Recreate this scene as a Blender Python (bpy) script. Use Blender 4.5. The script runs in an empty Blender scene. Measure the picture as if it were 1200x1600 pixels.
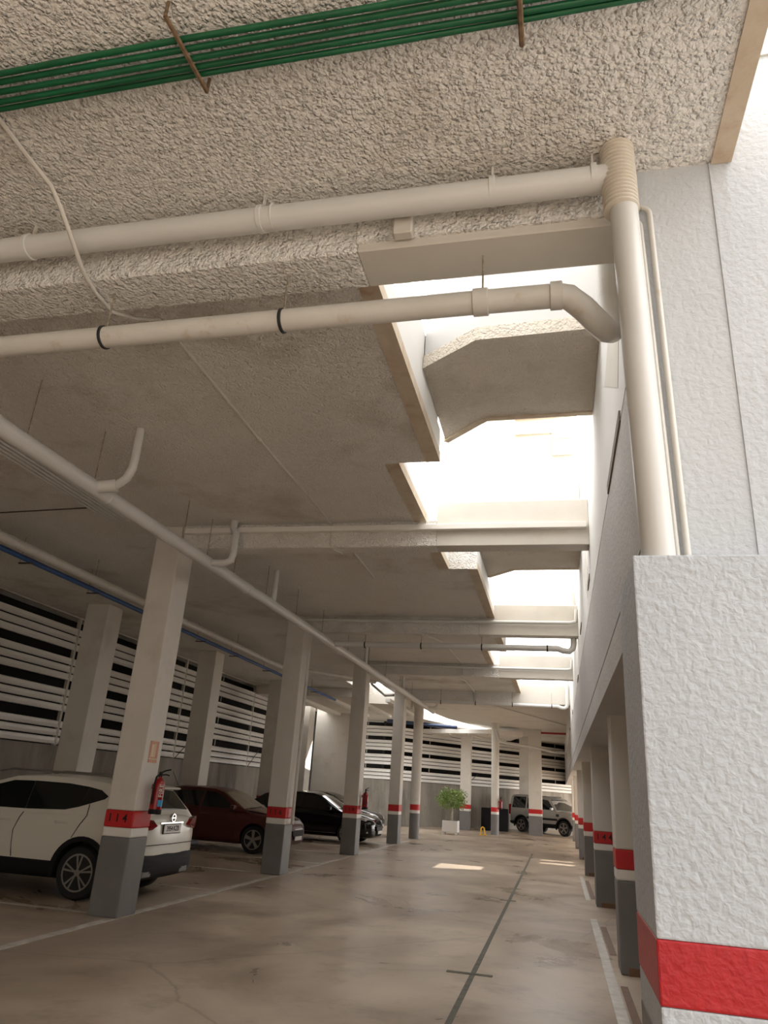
import bpy, bmesh, math, random
from mathutils import Vector, Matrix
R = math.radians
random.seed(7)
scn = bpy.context.scene
col = scn.collection

# ------------------------------------------------------------------ camera
yaw, pitch, roll, FPX = -0.244555, 0.365514, 0.0667033, 1130.9
cam_d = bpy.data.cameras.new('camera'); cam = bpy.data.objects.new('camera', cam_d); col.objects.link(cam)
f = Vector((math.sin(yaw)*math.cos(pitch), math.cos(yaw)*math.cos(pitch), math.sin(pitch)))
r0 = Vector((math.cos(yaw), -math.sin(yaw), 0)); u0 = r0.cross(f)
r_ = math.cos(roll)*r0 + math.sin(roll)*u0; u_ = -math.sin(roll)*r0 + math.cos(roll)*u0
cam.matrix_world = Matrix(((r_.x, u_.x, -f.x, 0), (r_.y, u_.y, -f.y, 0), (r_.z, u_.z, -f.z, 1.65), (0, 0, 0, 1)))
cam_d.sensor_fit = 'VERTICAL'; cam_d.sensor_height = 36.0; cam_d.lens = FPX/1600*36.0
cam_d.clip_start = 0.05; cam_d.clip_end = 300
scn.camera = cam

# ------------------------------------------------------------------ light
SUN_DIR = Vector((-1.5, -0.8, -1.0)).normalized()
world = bpy.data.worlds.new('sky'); scn.world = world; world.use_nodes = True
bg = world.node_tree.nodes['Background']; bg.inputs[0].default_value = (0.99, 0.975, 0.96, 1); bg.inputs[1].default_value = 5.2
sd = bpy.data.lights.new('sun', 'SUN'); sd.energy = 13.0; sd.color = (1.0, 0.95, 0.87); sd.angle = R(0.6)
so = bpy.data.objects.new('sun', sd); col.objects.link(so)
so.rotation_mode = 'QUATERNION'; so.rotation_quaternion = SUN_DIR.to_track_quat('-Z', 'Y'); so.location = (15, 6, 20)
vs = scn.view_settings
vs.view_transform = 'Standard'; vs.look = 'None'; vs.gamma = 1.0; vs.use_curve_mapping = False; vs.exposure = -0.08
scn.cycles.use_denoising = True
scn.cycles.max_bounces = 10; scn.cycles.diffuse_bounces = 6

# ------------------------------------------------------------------ materials
def base_mat(name, rgb, rough=0.6, metal=0.0, spec=0.5):
    m = bpy.data.materials.new(name); m.use_nodes = True
    b = m.node_tree.nodes['Principled BSDF']
    b.inputs['Base Color'].default_value = (*rgb, 1); b.inputs['Roughness'].default_value = rough
    b.inputs['Metallic'].default_value = metal; b.inputs['Specular IOR Level'].default_value = spec
    return m
def N(m, t, **kw):
    n = m.node_tree.nodes.new(t)
    for k, v in kw.items():
        if k in n.inputs: n.inputs[k].default_value = v
        else: setattr(n, k, v)
    return n
def LK(m, a, b): m.node_tree.links.new(a, b)
def ramp(m, fac, stops):
    n = N(m, 'ShaderNodeValToRGB'); LK(m, fac, n.inputs[0]); cr = n.color_ramp
    while len(cr.elements) < len(stops): cr.elements.new(0.5)
    for e, (p, c) in zip(cr.elements, stops): e.position = p; e.color = (*c, 1) if len(c) == 3 else c
    return n.outputs[0]
def coords(m, mode='world'):
    if mode == 'world': return N(m, 'ShaderNodeNewGeometry').outputs['Position']
    return N(m, 'ShaderNodeTexCoord').outputs['Object']
def mottled(name, c1, c2, scale=2.0, rough=0.7, bump=0.0, bscale=60.0, bdist=0.004, stain=None, stain_scale=0.8, detail=4.0, blob=False, stretch=None, stain_lo=0.55, stain_hi=0.75):
    """Painted or cast surface: two tones mixed by noise, optional dirt and plaster relief."""
    m = base_mat(name, c1, rough); b = m.node_tree.nodes['Principled BSDF']
    P = coords(m)
    if stretch:
        mp = N(m, 'ShaderNodeMapping'); mp.inputs['Scale'].default_value = stretch; LK(m, P, mp.inputs[0]); PS = mp.outputs[0]
    else: PS = P
    n1 = N(m, 'ShaderNodeTexNoise', Scale=scale, Detail=detail, Roughness=0.6); LK(m, PS, n1.inputs['Vector'])
    cc = ramp(m, n1.outputs[0], [(0.3, c1), (0.7, c2)])
    if stain:
        n2 = N(m, 'ShaderNodeTexNoise', Scale=stain_scale, Detail=5.0, Roughness=0.65); LK(m, PS, n2.inputs['Vector'])
        fac = ramp(m, n2.outputs[0], [(stain_lo, (0, 0, 0)), (stain_hi, (1, 1, 1))])
        mx = N(m, 'ShaderNodeMix', data_type='RGBA'); LK(m, fac, mx.inputs[0]); LK(m, cc, mx.inputs[6]); mx.inputs[7].default_value = (*stain, 1)
        cc = mx.outputs[2]
    LK(m, cc, b.inputs['Base Color'])
    if bump:
        n3 = N(m, 'ShaderNodeTexNoise', Scale=bscale, Detail=2.0, Roughness=0.5, Distortion=0.25); LK(m, P, n3.inputs['Vector'])
        h = n3.outputs[0]
        if blob:
            wp = N(m, 'ShaderNodeMixRGB', blend_type='ADD'); wp.inputs[0].default_value = 0.030; LK(m, P, wp.inputs[1]); LK(m, n3.outputs[1], wp.inputs[2])
            v4 = N(m, 'ShaderNodeTexVoronoi', Scale=bscale, feature='SMOOTH_F1', Smoothness=0.35); LK(m, wp.outputs[0], v4.inputs['Vector'])
            n5 = N(m, 'ShaderNodeTexNoise', Scale=bscale*0.45, Detail=2.0); LK(m, P, n5.inputs['Vector'])
            amp = ramp(m, n5.outputs[0], [(0.35, (0.25, 0.25, 0.25)), (0.65, (1, 1, 1))])
            iv = N(m, 'ShaderNodeMath', operation='SUBTRACT'); iv.inputs[0].default_value = 0.8; LK(m, v4.outputs[0], iv.inputs[1])
            ad = N(m, 'ShaderNodeMath', operation='MULTIPLY'); LK(m, iv.outputs[0], ad.inputs[0]); LK(m, amp, ad.inputs[1])
            h = ad.outputs[0]
        bp = N(m, 'ShaderNodeBump', Strength=bump, Distance=bdist); LK(m, h, bp.inputs['Height']); LK(m, bp.outputs[0], b.inputs['Normal'])
    return m
M = {}
M['stucco'] = mottled('stucco_ceiling', (0.78, 0.755, 0.715), (0.84, 0.815, 0.775), 1.3, 0.85, 1.0, 46, 0.034, (0.52, 0.46, 0.38), 0.55, blob=True, stain_lo=0.56, stain_hi=0.8)
M['stucco_fine'] = mottled('stucco_fine', (0.77, 0.74, 0.69), (0.83, 0.80, 0.75), 1.2, 0.85, 1.0, 46, 0.030, (0.44, 0.37, 0.28), 0.5, blob=True, stain_lo=0.55, stain_hi=0.8)
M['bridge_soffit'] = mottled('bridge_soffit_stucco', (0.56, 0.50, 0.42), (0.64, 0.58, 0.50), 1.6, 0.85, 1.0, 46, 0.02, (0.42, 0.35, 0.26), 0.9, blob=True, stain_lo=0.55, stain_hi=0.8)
M['smooth_beam'] = mottled('painted_beam', (0.58, 0.545, 0.485), (0.64, 0.605, 0.545), 2, 0.7, 0.2, 25, 0.004, (0.50, 0.40, 0.27), 0.9, stain_lo=0.62, stain_hi=0.85)
M['bare_edge'] = mottled('bare_concrete_edge', (0.50, 0.40, 0.28), (0.63, 0.54, 0.43), 5, 0.8, 0.3, 40, 0.004, (0.36, 0.22, 0.12), 2.5)
M['white_wall'] = mottled('white_render', (0.51, 0.53, 0.55), (0.55, 0.57, 0.59), 1.5, 0.75, 0.6, 30, 0.012)
M['band_wall'] = mottled('rough_wall_band', (0.48, 0.46, 0.44), (0.52, 0.50, 0.48), 1.5, 0.75, 0.7, 30, 0.012)
M['bridge_wall'] = mottled('white_bridge_wall', (0.50, 0.49, 0.475), (0.54, 0.53, 0.515), 1.0, 0.75)
M['well_wall'] = mottled('white_well_wall', (0.70, 0.685, 0.66), (0.74, 0.725, 0.70), 1.0, 0.75, 0.1, 20, 0.003)
M['sunlit_tint_wall'] = mottled('sunlit_tint_wall', (0.60, 0.51, 0.39), (0.64, 0.55, 0.43), 1.0, 0.75)  # cream puts sunlight into the colour of the upper bridge wall
M['pillar'] = mottled('pillar_render', (0.48, 0.51, 0.55), (0.52, 0.55, 0.59), 2.0, 0.6, 0.75, 30, 0.012, blob=False)
M['pillar_red'] = mottled('pillar_red_paint', (0.40, 0.007, 0.013), (0.46, 0.010, 0.016), 3.0, 0.4, 0.6, 30, 0.010)
M['col_white'] = mottled('column_white', (0.66, 0.625, 0.57), (0.72, 0.685, 0.63), 1.5, 0.6, 0.15, 14, 0.004, (0.58, 0.53, 0.46), 1.2)
M['col_red'] = mottled('column_red', (0.50, 0.015, 0.018), (0.58, 0.022, 0.024), 3, 0.45)
M['col_band'] = mottled('column_white_band', (0.78, 0.75, 0.70), (0.82, 0.79, 0.75), 3, 0.5)
M['col_grey'] = mottled('column_grey', (0.165, 0.157, 0.155), (0.205, 0.197, 0.193), 2, 0.5)
M['black'] = base_mat('black_paint', (0.012, 0.010, 0.010), 0.6)
M['pvc'] = mottled('white_pvc', (0.63, 0.62, 0.595), (0.67, 0.66, 0.635), 3, 0.35)
M['pvc_old'] = mottled('aged_pvc', (0.60, 0.575, 0.525), (0.66, 0.635, 0.585), 4, 0.4, stain=(0.5, 0.42, 0.32), stain_scale=5, stain_lo=0.6)
M['corrug'] = mottled('painted_flexible_duct', (0.64, 0.58, 0.49), (0.70, 0.64, 0.55), 6, 0.5)
M['green'] = mottled('green_conduit', (0.004, 0.085, 0.032), (0.008, 0.13, 0.05), 3, 0.35)
M['rust'] = mottled('rusty_steel', (0.10, 0.065, 0.035), (0.24, 0.15, 0.08), 30, 0.8)
M['rod'] = mottled('painted_rod', (0.12, 0.09, 0.06), (0.45, 0.38, 0.28), 25, 0.7)
M['blackrub'] = base_mat('black_rubber_clamp', (0.015, 0.015, 0.016), 0.55)
M['blue'] = base_mat('blue_pipe', (0.03, 0.10, 0.30), 0.4)
M['blue_dark'] = base_mat('dark_blue_pipe', (0.010, 0.025, 0.07), 0.5)
M['redpipe'] = base_mat('red_pipe', (0.35, 0.03, 0.03), 0.4)
M['steel_dark'] = base_mat('dark_steel', (0.10, 0.085, 0.07), 0.5, 0.3)
M['galv'] = mottled('galvanised_slat', (0.72, 0.70, 0.66), (0.80, 0.78, 0.74), 1.2, 0.32, stretch=(1, 1, 6))
M['frame'] = base_mat('white_frame', (0.55, 0.52, 0.46), 0.45)
M['dark_void'] = base_mat('dark_cavity_wall', (0.010, 0.009, 0.008), 0.95)  # darkness of the unlit cavity behind the louvres put into the colour
M['conc'] = mottled('stained_concrete', (0.22, 0.20, 0.17), (0.34, 0.31, 0.27), 1.6, 0.85, 0.3, 18, 0.006, (0.10, 0.09, 0.075), 1.1, stretch=(1.0, 1.0, 0.22), stain_lo=0.48, stain_hi=0.72)
M['paint_line'] = mottled('worn_white_line', (0.42, 0.38, 0.33), (0.66, 0.62, 0.56), 6, 0.5)
M['joint'] = mottled('joint_filler', (0.07, 0.065, 0.05), (0.16, 0.15, 0.115), 8, 0.8)
M['brown_skirt'] = mottled('brown_skirting', (0.13, 0.065, 0.035), (0.20, 0.11, 0.06), 5, 0.5)
M['slot'] = base_mat('shaded_slot', (0.20, 0.17, 0.14), 0.8)  # grey-brown carries the recess shade; the slots are flat strips
M['sky_blocker'] = mottled('sky_blocker_grey', (0.27, 0.27, 0.27), (0.32, 0.32, 0.32), 0.8, 0.85)  # for the added wall that blocks sky light
M['ground'] = mottled('outdoor_paving', (0.46, 0.42, 0.37), (0.54, 0.50, 0.45), 1.2, 0.8)

def floor_mat():
    m = base_mat('polished_concrete_floor', (0.4, 0.35, 0.3), 0.35, 0.0, 0.2); b = m.node_tree.nodes['Principled BSDF']
    P = coords(m)
    n1 = N(m, 'ShaderNodeTexNoise', Scale=0.55, Detail=6.0, Roughness=0.62, Distortion=0.8); LK(m, P, n1.inputs['Vector'])
    c = ramp(m, n1.outputs[0], [(0.28, (0.25, 0.19, 0.14)), (0.46, (0.465, 0.375, 0.29)), (0.72, (0.64, 0.535, 0.43))])
    n2 = N(m, 'ShaderNodeTexNoise', Scale=1.7, Detail=5.0, Roughness=0.7); LK(m, P, n2.inputs['Vector'])
    st = ramp(m, n2.outputs[0], [(0.52, (0, 0, 0)), (0.85, (0.8, 0.8, 0.8))])
    mx = N(m, 'ShaderNodeMix', data_type='RGBA'); LK(m, st, mx.inputs[0]); LK(m, c, mx.inputs[6]); mx.inputs[7].default_value = (0.20, 0.155, 0.115, 1)
    n6 = N(m, 'ShaderNodeTexNoise', Scale=0.22, Detail=3.0, Roughness=0.55, Distortion=1.5); LK(m, P, n6.inputs['Vector'])
    zone = ramp(m, n6.outputs[0], [(0.32, (0.62, 0.60, 0.58)), (0.62, (1.06, 1.06, 1.06))])
    mz = N(m, 'ShaderNodeMix', data_type='RGBA', blend_type='MULTIPLY'); mz.inputs[0].default_value = 1.0; LK(m, mx.outputs[2], mz.inputs[6]); LK(m, zone, mz.inputs[7])
    # sinuous fine cracks
    wv = N(m, 'ShaderNodeTexVoronoi', Scale=0.16, feature='DISTANCE_TO_EDGE', voronoi_dimensions='2D')
    nd = N(m, 'ShaderNodeTexNoise', Scale=0.9, Detail=4.0); LK(m, P, nd.inputs['Vector'])
    ad = N(m, 'ShaderNodeMixRGB', blend_type='ADD'); ad.inputs[0].default_value = 0.6; LK(m, P, ad.inputs[1]); LK(m, nd.outputs[1], ad.inputs[2])
    LK(m, ad.outputs[0], wv.inputs['Vector'])
    ck = ramp(m, wv.outputs[0], [(0.0, (0.35, 0.35, 0.35)), (0.003, (0, 0, 0))])
    mx2 = N(m, 'ShaderNodeMix', data_type='RGBA'); LK(m, ck, mx2.inputs[0]); LK(m, mz.outputs[2], mx2.inputs[6]); mx2.inputs[7].default_value = (0.10, 0.08, 0.06, 1)
    LK(m, mx2.outputs[2], b.inputs['Base Color'])
    rr = ramp(m, n1.outputs[0], [(0.3, (0.24, 0.24, 0.24)), (0.7, (0.42, 0.42, 0.42))]); LK(m, rr, b.inputs['Roughness'])
    return m
M['floor'] = floor_mat()
M['rubber'] = base_mat('tyre_rubber', (0.012, 0.012, 0.013), 0.75)
M['alloy'] = base_mat('alloy', (0.42, 0.41, 0.40), 0.3, 0.85)
M['alloy_dark'] = base_mat('dark_alloy', (0.03, 0.03, 0.032), 0.35, 0.5)
M['glass'] = base_mat('tinted_glass', (0.010, 0.012, 0.012), 0.06, 0.0, 0.6)
M['trim'] = base_mat('black_plastic', (0.010, 0.010, 0.011), 0.6, 0.0, 0.25)
M['seam'] = base_mat('panel_gap', (0.02, 0.018, 0.016), 0.9)
M['taillight'] = base_mat('red_lens', (0.22, 0.006, 0.010), 0.12)
M['headlight'] = base_mat('clear_lens', (0.75, 0.76, 0.78), 0.08, 0.3)
M['chrome'] = base_mat('chrome', (0.75, 0.75, 0.75), 0.12, 1.0)
M['plate'] = base_mat('plate_white', (0.75, 0.74, 0.72), 0.4)
M['plate_blue'] = base_mat('plate_blue', (0.02, 0.07, 0.40), 0.4)
M['paint_white'] = base_mat('pearl_white_paint', (0.74, 0.71, 0.63), 0.18)
M['paint_maroon'] = mottled('dusty_maroon_paint', (0.075, 0.012, 0.012), (0.10, 0.025, 0.02), 3, 0.35)
M['paint_black'] = base_mat('black_paint_gloss', (0.006, 0.006, 0.007), 0.12)
M['paint_silver'] = base_mat('silver_grey_paint', (0.42, 0.41, 0.39), 0.25, 0.4)
M['dust_glass'] = mottled('dusty_windscreen', (0.24, 0.20, 0.13), (0.32, 0.27, 0.19), 4, 0.6)
M['dust_paint'] = mottled('dusty_bonnet', (0.22, 0.13, 0.09), (0.30, 0.21, 0.15), 4, 0.55)
M['ext_red'] = base_mat('extinguisher_red', (0.30, 0.008, 0.010), 0.25)
M['sticker_blue'] = base_mat('blue_sticker', (0.05, 0.33, 0.62), 0.5)
M['sticker_white'] = base_mat('white_sticker', (0.72, 0.68, 0.66), 0.5)
M['sign_red'] = mottled('faded_red_print', (0.58, 0.26, 0.18), (0.66, 0.36, 0.26), 9, 0.6)
M['sign_cream'] = mottled('faded_cream_print', (0.68, 0.55, 0.38), (0.74, 0.62, 0.45), 9, 0.6)
M['planter'] = base_mat('planter_white', (0.80, 0.79, 0.77), 0.4)
M['soil'] = base_mat('soil', (0.05, 0.035, 0.025), 0.95)
M['bark'] = mottled('pale_bark', (0.38, 0.33, 0.26), (0.52, 0.46, 0.38), 12, 0.8)
M['leaf'] = mottled('ficus_leaf', (0.11, 0.20, 0.03), (0.26, 0.38, 0.07), 6, 0.45)
M['yellow'] = base_mat('yellow_paint', (0.75, 0.42, 0.02), 0.45)

# ------------------------------------------------------------------ mesh helpers
class MB:
    def __init__(s): s.v = []; s.f = []
    def add(s, vs_, fs):
        o = len(s.v); s.v += [tuple(p) for p in vs_]; s.f += [tuple(i+o for i in q) for q in fs]; return s
    def box(s, x0, x1, y0, y1, z0, z1):
        return s.add([(x0,y0,z0),(x1,y0,z0),(x1,y1,z0),(x0,y1,z0),(x0,y0,z1),(x1,y0,z1),(x1,y1,z1),(x0,y1,z1)],
                     [(0,3,2,1),(4,5,6,7),(0,1,5,4),(1,2,6,5),(2,3,7,6),(3,0,4,7)])
    def prism(s, poly, a, b, axis='z'):
        """Extrude polygon (2D) along axis between a and b. axis z: (x,y); y: (x,z); x: (y,z)."""
        n = len(poly)
        def P(p, t): return (p[0], p[1], t) if axis == 'z' else ((p[0], t, p[1]) if axis == 'y' else (t, p[0], p[1]))
        vs_ = [P(p, a) for p in poly] + [P(p, b) for p in poly]
        return s.add(vs_, [tuple(reversed(range(n))), tuple(range(n, 2*n))] + [(i, (i+1) % n, n+(i+1) % n, n+i) for i in range(n)])
    def tube(s, pts, r, n=12, cap=True):
        pts = [Vector(p) for p in pts]; rs = r if isinstance(r, (list, tuple)) else [r]*len(pts)
        rings = []; prev = None
        for i, p in enumerate(pts):
            a = pts[i]-pts[i-1] if i else pts[1]-pts[0]
            b = pts[i+1]-pts[i] if i < len(pts)-1 else a
            t = (a.normalized()+b.normalized())
            t = t.normalized() if t.length > 1e-6 else a.normalized()
            if prev is None:
                h = Vector((0,0,1)) if abs(t.z) < 0.9 else Vector((1,0,0))
                u = t.cross(h).normalized()
            else:
                u = (prev - t*prev.dot(t)).normalized()
            prev = u; w = t.cross(u)
            rings.append([p + (u*math.cos(k*2*math.pi/n) + w*math.sin(k*2*math.pi/n))*rs[i] for k in range(n)])
        vs_ = [q for ring in rings for q in ring]; fs = []
        for i in range(len(rings)-1):
            for k in range(n):
                fs.append((i*n+k, i*n+(k+1) % n, (i+1)*n+(k+1) % n, (i+1)*n+k))
        if cap: fs += [tuple(reversed(range(n))), tuple(range((len(rings)-1)*n, len(rings)*n))]
        return s.add(vs_, fs)
    def lathe(s, prof, c, axis='z', n=20):
        """prof: (r, t) along axis."""
        vs_ = []; fs = []
        for r, t in prof:
            for k in range(n):
                a = 2*math.pi*k/n; x, y = r*math.cos(a), r*math.sin(a)
                p = (x, y, t) if axis == 'z' else ((x, t, y) if axis == 'y' else (t, x, y))
                vs_.append((c[0]+p[0], c[1]+p[1], c[2]+p[2]))
        for i in range(len(prof)-1):
            for k in range(n): fs.append((i*n+k, i*n+(k+1) % n, (i+1)*n+(k+1) % n, (i+1)*n+k))
        fs += [tuple(reversed(range(n))), tuple(range((len(prof)-1)*n, len(prof)*n))]
        return s.add(vs_, fs)
    def build(s, name, mat, parent=None, smooth=False, bevel=0.0, seg=1, local=False):
        off = Vector((0,0,0))
        if parent is not None and not local:
            q = parent
            while q: off += q.location; q = q.parent
        me = bpy.data.meshes.new(name); me.from_pydata([Vector(p)-off for p in s.v], [], s.f)
        bm = bmesh.new(); bm.from_mesh(me); bmesh.ops.recalc_face_normals(bm, faces=bm.faces[:])
        if bevel:
            bmesh.ops.bevel(bm, geom=[e for e in bm.edges if len(e.link_faces) == 2 and e.calc_face_angle(0) > 0.5], offset=bevel, segments=seg, affect='EDGES', profile=0.6)
        bm.to_mesh(me); bm.free()
        if smooth:
            me.polygons.foreach_set('use_smooth', [True]*len(me.polygons))
            try: me.set_sharp_from_angle(angle=R(40))
            except Exception: pass
        for mm in (mat if isinstance(mat, (list, tuple)) else [mat]): me.materials.append(M[mm] if isinstance(mm, str) else mm)
        o = bpy.data.objects.new(name, me); col.objects.link(o)
        if parent is not None: o.parent = parent
        return o
def tag(o, label=None, cat=None, group=None, kind=None):
    if label: o['label'] = label
    if cat: o['category'] = cat
    if group: o['group'] = group
    if kind: o['kind'] = kind
    return o
def thing(name, label, cat, loc=(0,0,0), group=None, rz=0.0):
    o = bpy.data.objects.new(name, None); o.empty_display_size = 0.2; col.objects.link(o)
    o.location = loc; o.rotation_euler = (0, 0, rz)
    return tag(o, label, cat, group)
def struct(o): o['kind'] = 'structure'; return o
def copy_tree(o, parent=None):
    c = o.copy(); col.objects.link(c); c.parent = parent
    for ch in list(o.children): copy_tree(ch, c)
    return c
def arc(c, r, a0, a1, u, v, n=6):
    c, u, v = Vector(c), Vector(u), Vector(v)
    return [c + u*r*math.cos(a0+(a1-a0)*i/n) + v*r*math.sin(a0+(a1-a0)*i/n) for i in range(n+1)]
def text_mesh(name, body, size, mat, parent, loc, rot, extrude=0.0015, spacing=1.0, local=False):
    cu = bpy.data.curves.new(name, 'FONT'); cu.body = body; cu.size = size; cu.extrude = extrude
    cu.align_x = 'CENTER'; cu.align_y = 'CENTER'; cu.space_character = spacing; cu.resolution_u = 2; cu.offset = size*0.012
    t = bpy.data.objects.new(name, cu); col.objects.link(t)
    dg = bpy.context.evaluated_depsgraph_get(); me = bpy.data.meshes.new_from_object(t.evaluated_get(dg)); me.name = name
    bpy.data.objects.remove(t); bpy.data.curves.remove(cu)
    me.materials.clear(); me.materials.append(M[mat])
    o = bpy.data.objects.new(name, me); col.objects.link(o)
    off = Vector((0,0,0))
    if parent is not None and not local:
        q = parent
        while q: off += q.location; q = q.parent
    o.parent = parent; o.location = Vector(loc)-off; o.rotation_euler = rot
    return o

# ------------------------------------------------------------------ setting: floor
ZC, ZB = 5.03, 4.68          # ceiling and beam soffit
XW = 0.45                    # inner face of the right wall
BEAM_Y = [3.37, 8.95, 14.55, 20.15, 25.75]
floor = struct(MB().box(-12.4, 6.0, -9.0, 56, -0.2, 0.0).build('floor', 'floor'))
struct(MB().box(-70, 70, -70, 90, -0.4, -0.2).build('ground', 'ground'))
struct(MB().box(6.0, 60, -60, 56, -0.2, -0.004).box(-60, 6.0, -60, -9.0, -0.2, -0.004).build('floor_outside', 'ground'))
MB().box(-0.89, -0.84, 5.0, 26.5, -0.01, 0.004).build('expansion_joint', 'joint', floor)
for y, w in ((8.35, 0.26), (14.2, 0.16), (19.4, 0.16), (24.6, 0.12)):
    MB().box(-0.865-w, -0.865+w*0.75, y-0.035, y+0.035, -0.01, 0.005).build('joint_notch', 'joint', floor)
MB().box(-5.32, -5.20, -4, 30, -0.01, 0.003).build('parking_line', 'paint_line', floor)
for y in (6.0, 9.15, 11.95, 14.75, 17.45, 20.3, 23.0, 25.9):
    MB().box(-10.6, -5.34, y-0.05, y+0.05, -0.01, 0.003).build('bay_line', 'paint_line', floor)
MB().box(0.43, 0.53, 5.5, 13.0, -0.01, 0.003).build('edge_line', 'paint_line', floor)
MB().box(0.45, 0.53, 15.3, 20.0, -0.01, 0.003).build('edge_line', 'paint_line', floor)
MB().box(0.55, 0.62, 6.4, 8.6, -0.01, 0.004).build('edge_strip', 'brown_skirt', floor)
MB().box(0.55, 0.63, 10.2, 12.3, -0.01, 0.004).build('edge_strip', 'brown_skirt', floor)
MB().box(0.55, 0.63, 15.6, 19.0, -0.01, 0.004).build('edge_strip', 'brown_skirt', floor)

# ------------------------------------------------------------------ setting: ceiling
TS = ZC+0.38
ceil = struct(MB().box(-12.6, 1.0, -9.0, 3.40, ZC, TS).build('ceiling', 'stucco'))
tag(ceil, 'rough beige stucco ceiling with a bare right edge')
MB().box(0.905, 1.012, -9.0, 3.36, ZC-0.012, TS+0.01).build('bare_edge', 'bare_edge', ceil)
def slab(name, poly, z0=ZC, z1=TS, mat='stucco_fine', parent=ceil): return MB().prism(poly, z0, z1).build(name, mat, parent)
slab('ceiling_slab', [(-12.6,3.40),(-1.65,3.40),(-1.65,24.3),(-12.6,24.3)])
slab('ceiling_slab', [(-12.6,24.3),(-7.0,24.3),(-7.0,27.7),(-12.6,27.7)])
slab('ceiling_slab', [(-5.85,24.3),(-1.65,24.3),(-1.65,26.1),(-5.85,26.1)])
slab('ceiling_slab', [(-12.6,27.7),(-5.85,27.7),(-5.85,32.0),(-10.0,32.0),(-10.0,29.6),(-12.6,29.6)])
slab('ceiling_slab', [(-5.85,26.1),(XW,26.1),(XW,52),(-2.6,52),(-3.0,44),(-3.5,41),(-4.3,38.6),(-5.1,36),(-5.5,33),(-5.85,30)])
slab('ceiling_slab', [(-12.6,29.6),(-11.02,29.6),(-11.02,35.2),(-12.6,35.2)])
slab('ceiling_slab', [(-12.6,35.2),(-6.7,35.2),(-6.3,37.0),(-5.3,39.5),(-4.0,42.0),(-3.0,44.0),(-2.6,52),(-12.6,52)])
TABS = [(3.40, 7.10), (11.13, 14.55), (14.55, 18.15), (22.6, 26.1)]
for a, b in TABS:
    slab('ceiling_tab', [(-1.65,a),(-1.19,a),(-1.19,b),(-1.65,b)])
    MB().box(-1.33, -1.178, max(a, 3.72)+0.01, b-0.01, ZC-0.008, ZC+0.1).build('bare_edge', 'bare_edge', ceil)
for a, b in ((7.10, 8.95), (9.25, 11.13), (18.15, 20.15), (20.45, 22.6)):
    MB().box(-1.80, -1.638, a+0.01, b-0.01, ZC-0.008, ZC+0.1).build('bare_edge', 'bare_edge', ceil)
for i, y in enumerate(BEAM_Y):
    w = 0.34 if i == 0 else 0.27
    MB().box(-5.20, -1.12 if i == 0 else -1.5, y, y+w, ZB, ZC+0.02).build('beam', 'stucco' if i == 0 else 'stucco_fine', ceil, bevel=0.012)
    o = MB().box(-1.12 if i == 0 else -1.5, XW, y+0.002, y+w-0.004, ZB+0.002, ZC+0.27).build('beam', 'smooth_beam', ceil, bevel=0.008)
# stucco spill on the upper face of the first beam over the light well
MB().box(-1.12, XW, 3.352, 3.372, 4.735, ZC).build('stucco_strip', 'stucco', ceil)
MB().box(-5.85, -5.70, 24.0, 29.4, TS, 6.75).build('sun_blocker_curb', 'col_band', ceil)  # unseen upstand added to stop sun reaching the louvres
# low ribbed soffit at the far left
MB().box(-10.98, -7.0, 26.02, 27.7, ZB+0.02, ZC-0.002).box(-10.98, -5.62, 27.7, 29.6, ZB+0.02, ZC-0.002).box(-10.0, -5.62, 29.6, 32.0, ZB+0.02, ZC-0.002).build('low_soffit', 'smooth_beam', ceil)
for x in (-9.4, -8.1, -7.1, -5.9):
    MB().box(x-0.09, x+0.09, 26.03, 31.9, ZB-0.09, ZB+0.03).build('rib', 'col_band', ceil)

# ------------------------------------------------------------------ light wells and upper storey
def bridge(y, label, full=False):
    o = thing('bridge_walkway', label, 'bridge', (XW, y, 5.56), 'white bridges crossing the light well')
    xe = XW-0.004; poly = [(xe, y), (-0.65, y+0.05), (-1.215, y+0.46), (-1.215, y+2.08), (-0.69, y+1.57), (xe, y+1.55)]
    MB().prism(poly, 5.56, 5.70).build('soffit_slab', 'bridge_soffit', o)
    ins = [(xe, y+0.03), (-0.63, y+0.08), (-1.21, y+0.50), (-1.21, y+2.04), (-0.68, y+1.54), (xe, y+1.52)]
    MB().prism(ins, 5.70, 7.05 if full else 6.6).build('parapet', 'bridge_wall', o)
    if full:
        MB().prism([(px, py+0.05 if py < y+1 else py-0.05) for px, py in ins], 7.05, 8.3).build('upper_wall', 'sunlit_tint_wall', o)  # drawn as the sunlit part by its cream colour
        for z in (7.55, 7.85): MB().box(-0.6, xe, y+0.085, y+0.14, z, z+0.015).build('ledge_line', 'bare_edge', o)
        sh = MB().box(0.02, 0.36, y+0.06, y+0.10, 7.12, 7.80).build('shutter', 'frame', o, bevel=0.006)
        MB().box(0.04, 0.34, y+0.052, y+0.062, 7.42, 7.44).build('shutter_rail', 'bare_edge', sh)
    def edge(p, q, nm):
        p, q = Vector((*p, 0)), Vector((*q, 0)); d = (q-p).normalized(); n = Vector((d.y, -d.x, 0))*0.02
        m = MB(); a, b = p+n, q+n; c, e = q-n*2.5, p-n*2.5
        m.prism([(a.x,a.y),(b.x,b.y),(c.x,c.y),(e.x,e.y)], 5.545, 5.60).build(nm, 'bare_edge', o)
    edge((xe, y+1.55), (-0.69, y+1.57), 'drip_edge'); edge((-0.69, y+1.57), (-1.20, y+2.07), 'drip_edge')
    return o
bridge(5.60, 'white bridge over the nearest light well opening, just beyond the pipe')
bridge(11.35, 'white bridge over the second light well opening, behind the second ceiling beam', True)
bridge(16.95, 'white bridge over the third light well opening')
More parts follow.
